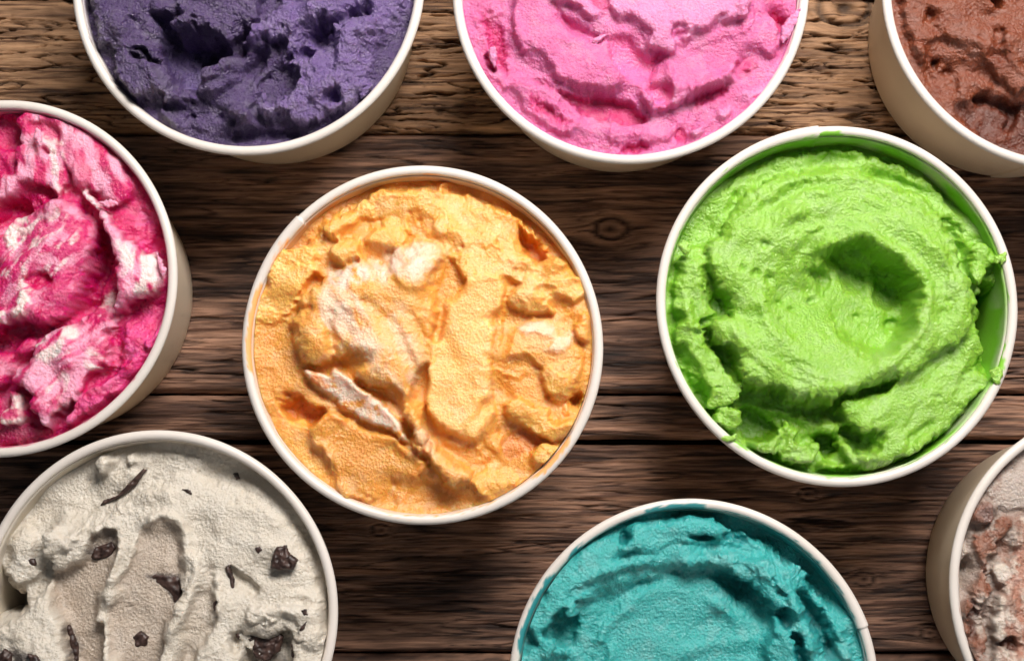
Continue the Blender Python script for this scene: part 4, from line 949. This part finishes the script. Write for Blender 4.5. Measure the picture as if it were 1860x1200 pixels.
# dish
def teal_edge(X, Y):
    a = np.arctan2(Y - (880 + 800 / 2.5833), X - (900 + 850 / 2.5833))
    da = np.abs((a + 0.75 + np.pi) % (2 * np.pi) - np.pi)
    return 12 + 50 * sstep(0.4, 1.3, da)
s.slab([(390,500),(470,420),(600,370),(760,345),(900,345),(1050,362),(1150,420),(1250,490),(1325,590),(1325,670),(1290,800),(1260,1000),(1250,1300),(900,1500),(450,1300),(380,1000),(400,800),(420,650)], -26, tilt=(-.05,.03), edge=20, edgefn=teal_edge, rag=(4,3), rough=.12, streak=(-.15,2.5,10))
s.slab([(700,400),(900,350),(1080,380),(1250,500),(1310,640),(1240,700),(1120,560),(960,470),(780,450)], -16, rel=True, edge=26, rough=.4, streak=(.3,4,9))
for P, h, w in (([(290,560),(400,480),(560,420),(740,385)], -8, 7), ([(300,520),(440,430),(620,365),(800,345)], 8, 8), ([(470,600),(600,530),(700,470),(840,410)], -8, 7), ([(500,590),(620,530),(720,475)], 6, 7),
                ([(680,470),(740,440),(830,425),(950,440)], 7, 7), ([(1160,500),(1240,560),(1290,650)], 8, 7), ([(860,350),(1000,345),(1100,390),(1220,470)], 9, 8), ([(1120,430),(1220,510),(1310,620)], -12, 8),
                ([(1000,330),(1120,360),(1240,430),(1340,560),(1380,640)], 8, 9)):
    s.ridge(P, h, w, w * 1.6, rag=4)
s.slab([(1010,330),(1080,320),(1150,350),(1280,340),(1330,420),(1440,540),(1430,640),(1370,600),(1280,480),(1180,400),(1060,360)], 12, edge=6, dome=10, domew=22, rough=.9, rag=(6,5))
# broken hole on the left
s.slab([(200,660),(255,600),(325,563),(345,590),(385,605),(392,680),(402,760),(350,785),(260,750),(205,720)], -34, tilt=(0,.08), edge=5, rag=(3,3), rough=.9)
s.ridge([(200,720),(260,745),(340,790),(360,820)], 11, 8, rag=4)
s.slab([(90,700),(140,600),(190,690),(200,760),(110,790)], -14, edge=8, rough=.3)
s.ridge([(105,790),(180,765),(250,775),(340,820)], 10, 5, 12, rag=3)
# right side broken lumps
s.slab([(1275,680),(1310,650),(1355,645),(1395,700),(1430,800),(1400,900),(1270,880),(1255,800)], 14, edge=5, dome=16, domew=28, rough=.9, rag=(5,5))
s.slab([(1400,660),(1460,610),(1530,680),(1545,740),(1480,790),(1420,760)], 8, edge=5, dome=14, domew=26, rough=.9)
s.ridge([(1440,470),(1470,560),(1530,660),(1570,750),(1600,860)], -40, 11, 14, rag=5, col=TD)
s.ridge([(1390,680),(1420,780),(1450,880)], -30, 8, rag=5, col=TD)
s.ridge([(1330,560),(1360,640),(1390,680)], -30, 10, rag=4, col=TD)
s.slab([(1500,560),(1580,560),(1640,620),(1680,720),(1690,850),(1600,800),(1540,660)], 2, edge=6, dome=12, domew=30, rough=.8, streak=(.9,7,9))
s.ridge([(1560,800),(1600,740),(1680,760)], -12, 7, rag=5)
s.drag(64, 0, 8, 4.5, 110, 108, .2, centre=(880,900), r0=.5)
s.drag(30, -.3, 3, 5, 120, 109, .3)
s.pits(14, 3, 6, 7, 20); s.pits(50, 2, 3.5, 3.5, 21)
M = ice_material('teal_ice_cream', 0.35, 0.28, 1.0, coat=.7)
s.finish('ice_cream', M, 'teal ice cream with a wide smooth dish', crumb=.8, grain=1.1, relief=1.3, frost=.2)

# ------------------------------------------------------------------ chocolate
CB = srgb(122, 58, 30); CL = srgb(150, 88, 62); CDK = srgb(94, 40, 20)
make_tub(*CEN['choc'], 4.6, srgb(140, 72, 46), 0.7, 'white paper tub of brown chocolate ice cream in the top right corner', 8, 0.35)
s = Sculpt(*CEN['choc'], (1540, 0, 3.6375), 300, -10, CB, 8, 5, 80)
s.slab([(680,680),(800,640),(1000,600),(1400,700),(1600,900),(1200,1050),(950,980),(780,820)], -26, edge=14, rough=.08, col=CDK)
s.slab([(330,-400),(330,0),(390,250),(470,420),(560,380),(640,350),(720,390),(900,470),(1000,560),(1180,690),(1500,800),(1900,700),(2100,0),(1800,-900),(900,-900)], 14, edge=8, dome=16, domew=36, rough=.6, tilt=(.01,0), rag=(4,4), col=CB)
s.slab([(740,500),(850,470),(1000,560),(1180,680),(1100,690),(960,600),(860,600),(780,680),(740,640)], 4, edge=14, rough=.5, streak=(.5,5,9))
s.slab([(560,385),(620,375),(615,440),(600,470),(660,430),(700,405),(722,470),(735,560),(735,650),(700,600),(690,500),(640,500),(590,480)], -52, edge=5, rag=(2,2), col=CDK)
s.ridge([(735,460),(770,520),(740,680)], 8, 8)
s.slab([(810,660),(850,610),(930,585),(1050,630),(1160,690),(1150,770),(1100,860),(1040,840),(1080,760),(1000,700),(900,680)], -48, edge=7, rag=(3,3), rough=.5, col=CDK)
s.slab([(900,720),(1050,740),(1080,830),(1000,930),(900,900),(820,800)], -4, rel=True, edge=20, rough=.05)
s.pit(545, 110, 10, 26)
s.ridge([(470,110),(560,190),(610,250),(660,320)], -9, 5, 9, rag=2)
s.ridge([(590,330),(700,370),(800,400),(910,470)], 9, 9, rag=5)
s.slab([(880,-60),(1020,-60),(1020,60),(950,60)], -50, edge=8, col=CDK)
s.slab([(860,60),(960,70),(990,200),(960,330),(880,340),(820,250),(820,140)], -16, rel=True, edge=16, rough=.4)
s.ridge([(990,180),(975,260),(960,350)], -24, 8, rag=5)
s.slab([(980,260),(1060,220),(1164,260),(1300,400),(1250,600),(1100,520),(1000,400)], 8, rel=True, edge=10, rough=.8)
s.ridge([(900,390),(960,370),(1020,420)], -12, 8, rag=5)
s.ridge([(520,430),(560,520),(540,540)], -12, 7, rag=3)
s.drag(40, .5, 7, 6, 70, 112, .7)
s.pits(12, 3, 6, 8, 22); s.pits(40, 2, 4, 5, 23)
M = ice_material('chocolate_ice_cream', 0.15, 0.36, 0.9, coat=.4)
s.finish('ice_cream', M, 'brown chocolate ice cream with torn holes', crumb=.8, relief=1.0)

# ------------------------------------------------------------------ cream and brown swirl
CR = srgb(210, 196, 184); BN = srgb(134, 84, 62); MV = srgb(166, 148, 138)
make_tub(*CEN['brown'], 5.6, srgb(168, 128, 112), 0.6, 'white paper tub of cream and brown swirl in the bottom right corner', 9, 0.5)
s = Sculpt(*CEN['brown'], (1500, 780, 2.858), 300, -20, MV, 9, 6, 70)
s.slab([(830,310),(950,170),(1100,60),(1500,100),(1500,400),(1040,430),(920,425)], -12, edge=8, rough=.15, col=srgb(186,170,160))
s.tint([(830,310),(930,180),(950,240),(870,360)], BN, .5, 14, .35)
s.slab([(690,560),(770,520),(790,640),(790,730),(740,820),(690,850)], -80, edge=9, col=CR)
s.slab([(700,640),(740,560),(755,650),(735,790),(700,810)], -26, edge=6, rough=.8, col=CR)
s.slab([(785,338),(840,358),(925,425),(890,480),(830,510),(760,480),(742,445),(770,400)], 2, edge=9, tilt=(-.1,.12), rough=.8, col=BN, rag=(6,5))
s.tint([(800,385),(850,400),(870,460),(830,490),(790,450)], srgb(140,112,106), .8, 10)
s.ridge([(790,345),(860,390),(920,430)], 12, 6, 10)
s.slab([(860,480),(940,425),(1040,405),(1100,450),(1000,520),(920,580),(930,650),(860,665),(845,740),(870,860),(840,950),(840,1300),(750,1300),(700,1000),(695,890),(760,800),(795,730),(775,620),(765,545)], 6, edge=5, dome=16, domew=30, rough=1, rag=(5,5), col=srgb(140,90,68), coln=.15)
s.slab([(800,570),(830,590),(830,630),(900,630),(900,660),(830,650)], 10, rel=True, edge=5, rough=.6, col=srgb(214,190,176))
s.slab([(900,560),(920,620),(900,640),(880,610)], -24, rel=True, edge=6, col=srgb(90,50,36))
s.slab([(830,720),(860,760),(850,860),(820,820)], -22, rel=True, edge=8, col=BN)
s.slab([(960,525),(1040,450),(1500,420),(1700,900),(1400,1400),(860,1400),(840,1200),(850,960),(885,850),(850,740),(860,680),(930,650)], 14, edge=5, dome=16, domew=30, rough=.8, rag=(5,5), streak=(1.45,8,10), col=CR)
s.tint([(940,500),(1300,450),(1300,1250),(880,1250),(880,900)], srgb(150,104,84), .8, 14, .62, nscale=20, flow=1.4)
for P in ([(960,700),(980,850),(1010,1000),(1030,1150)], [(1020,560),(1010,700),(1029,860)], [(930,960),(960,1080),(1000,1200)]): s.ridge(P, -7, 9, rag=8, col=srgb(178,128,108))
for P in ([(780,830),(770,900),(800,990),(790,1100)], [(740,900),(760,1000),(750,1100)], [(880,1120),(940,1100),(960,1160)]): s.ridge(P, -22, 9, rag=6, col=srgb(100,62,48))
s.tint([(760,830),(830,850),(820,930),(770,900)], CR, .7, 10, .4)
s.tint([(750,960),(830,970),(820,1080),(770,1080)], CR, .7, 10, .4)
s.drag(40, 1.4, 7, 6, 60, 117, .7)
s.pits(20, 3, 7, 9, 24)
M = ice_material('cream_brown_ice_cream', 0.40, 0.34, 1.00)
s.finish('ice_cream', M, 'cream and brown swirled ice cream in the bottom right corner', crumb=.6, relief=1.1)
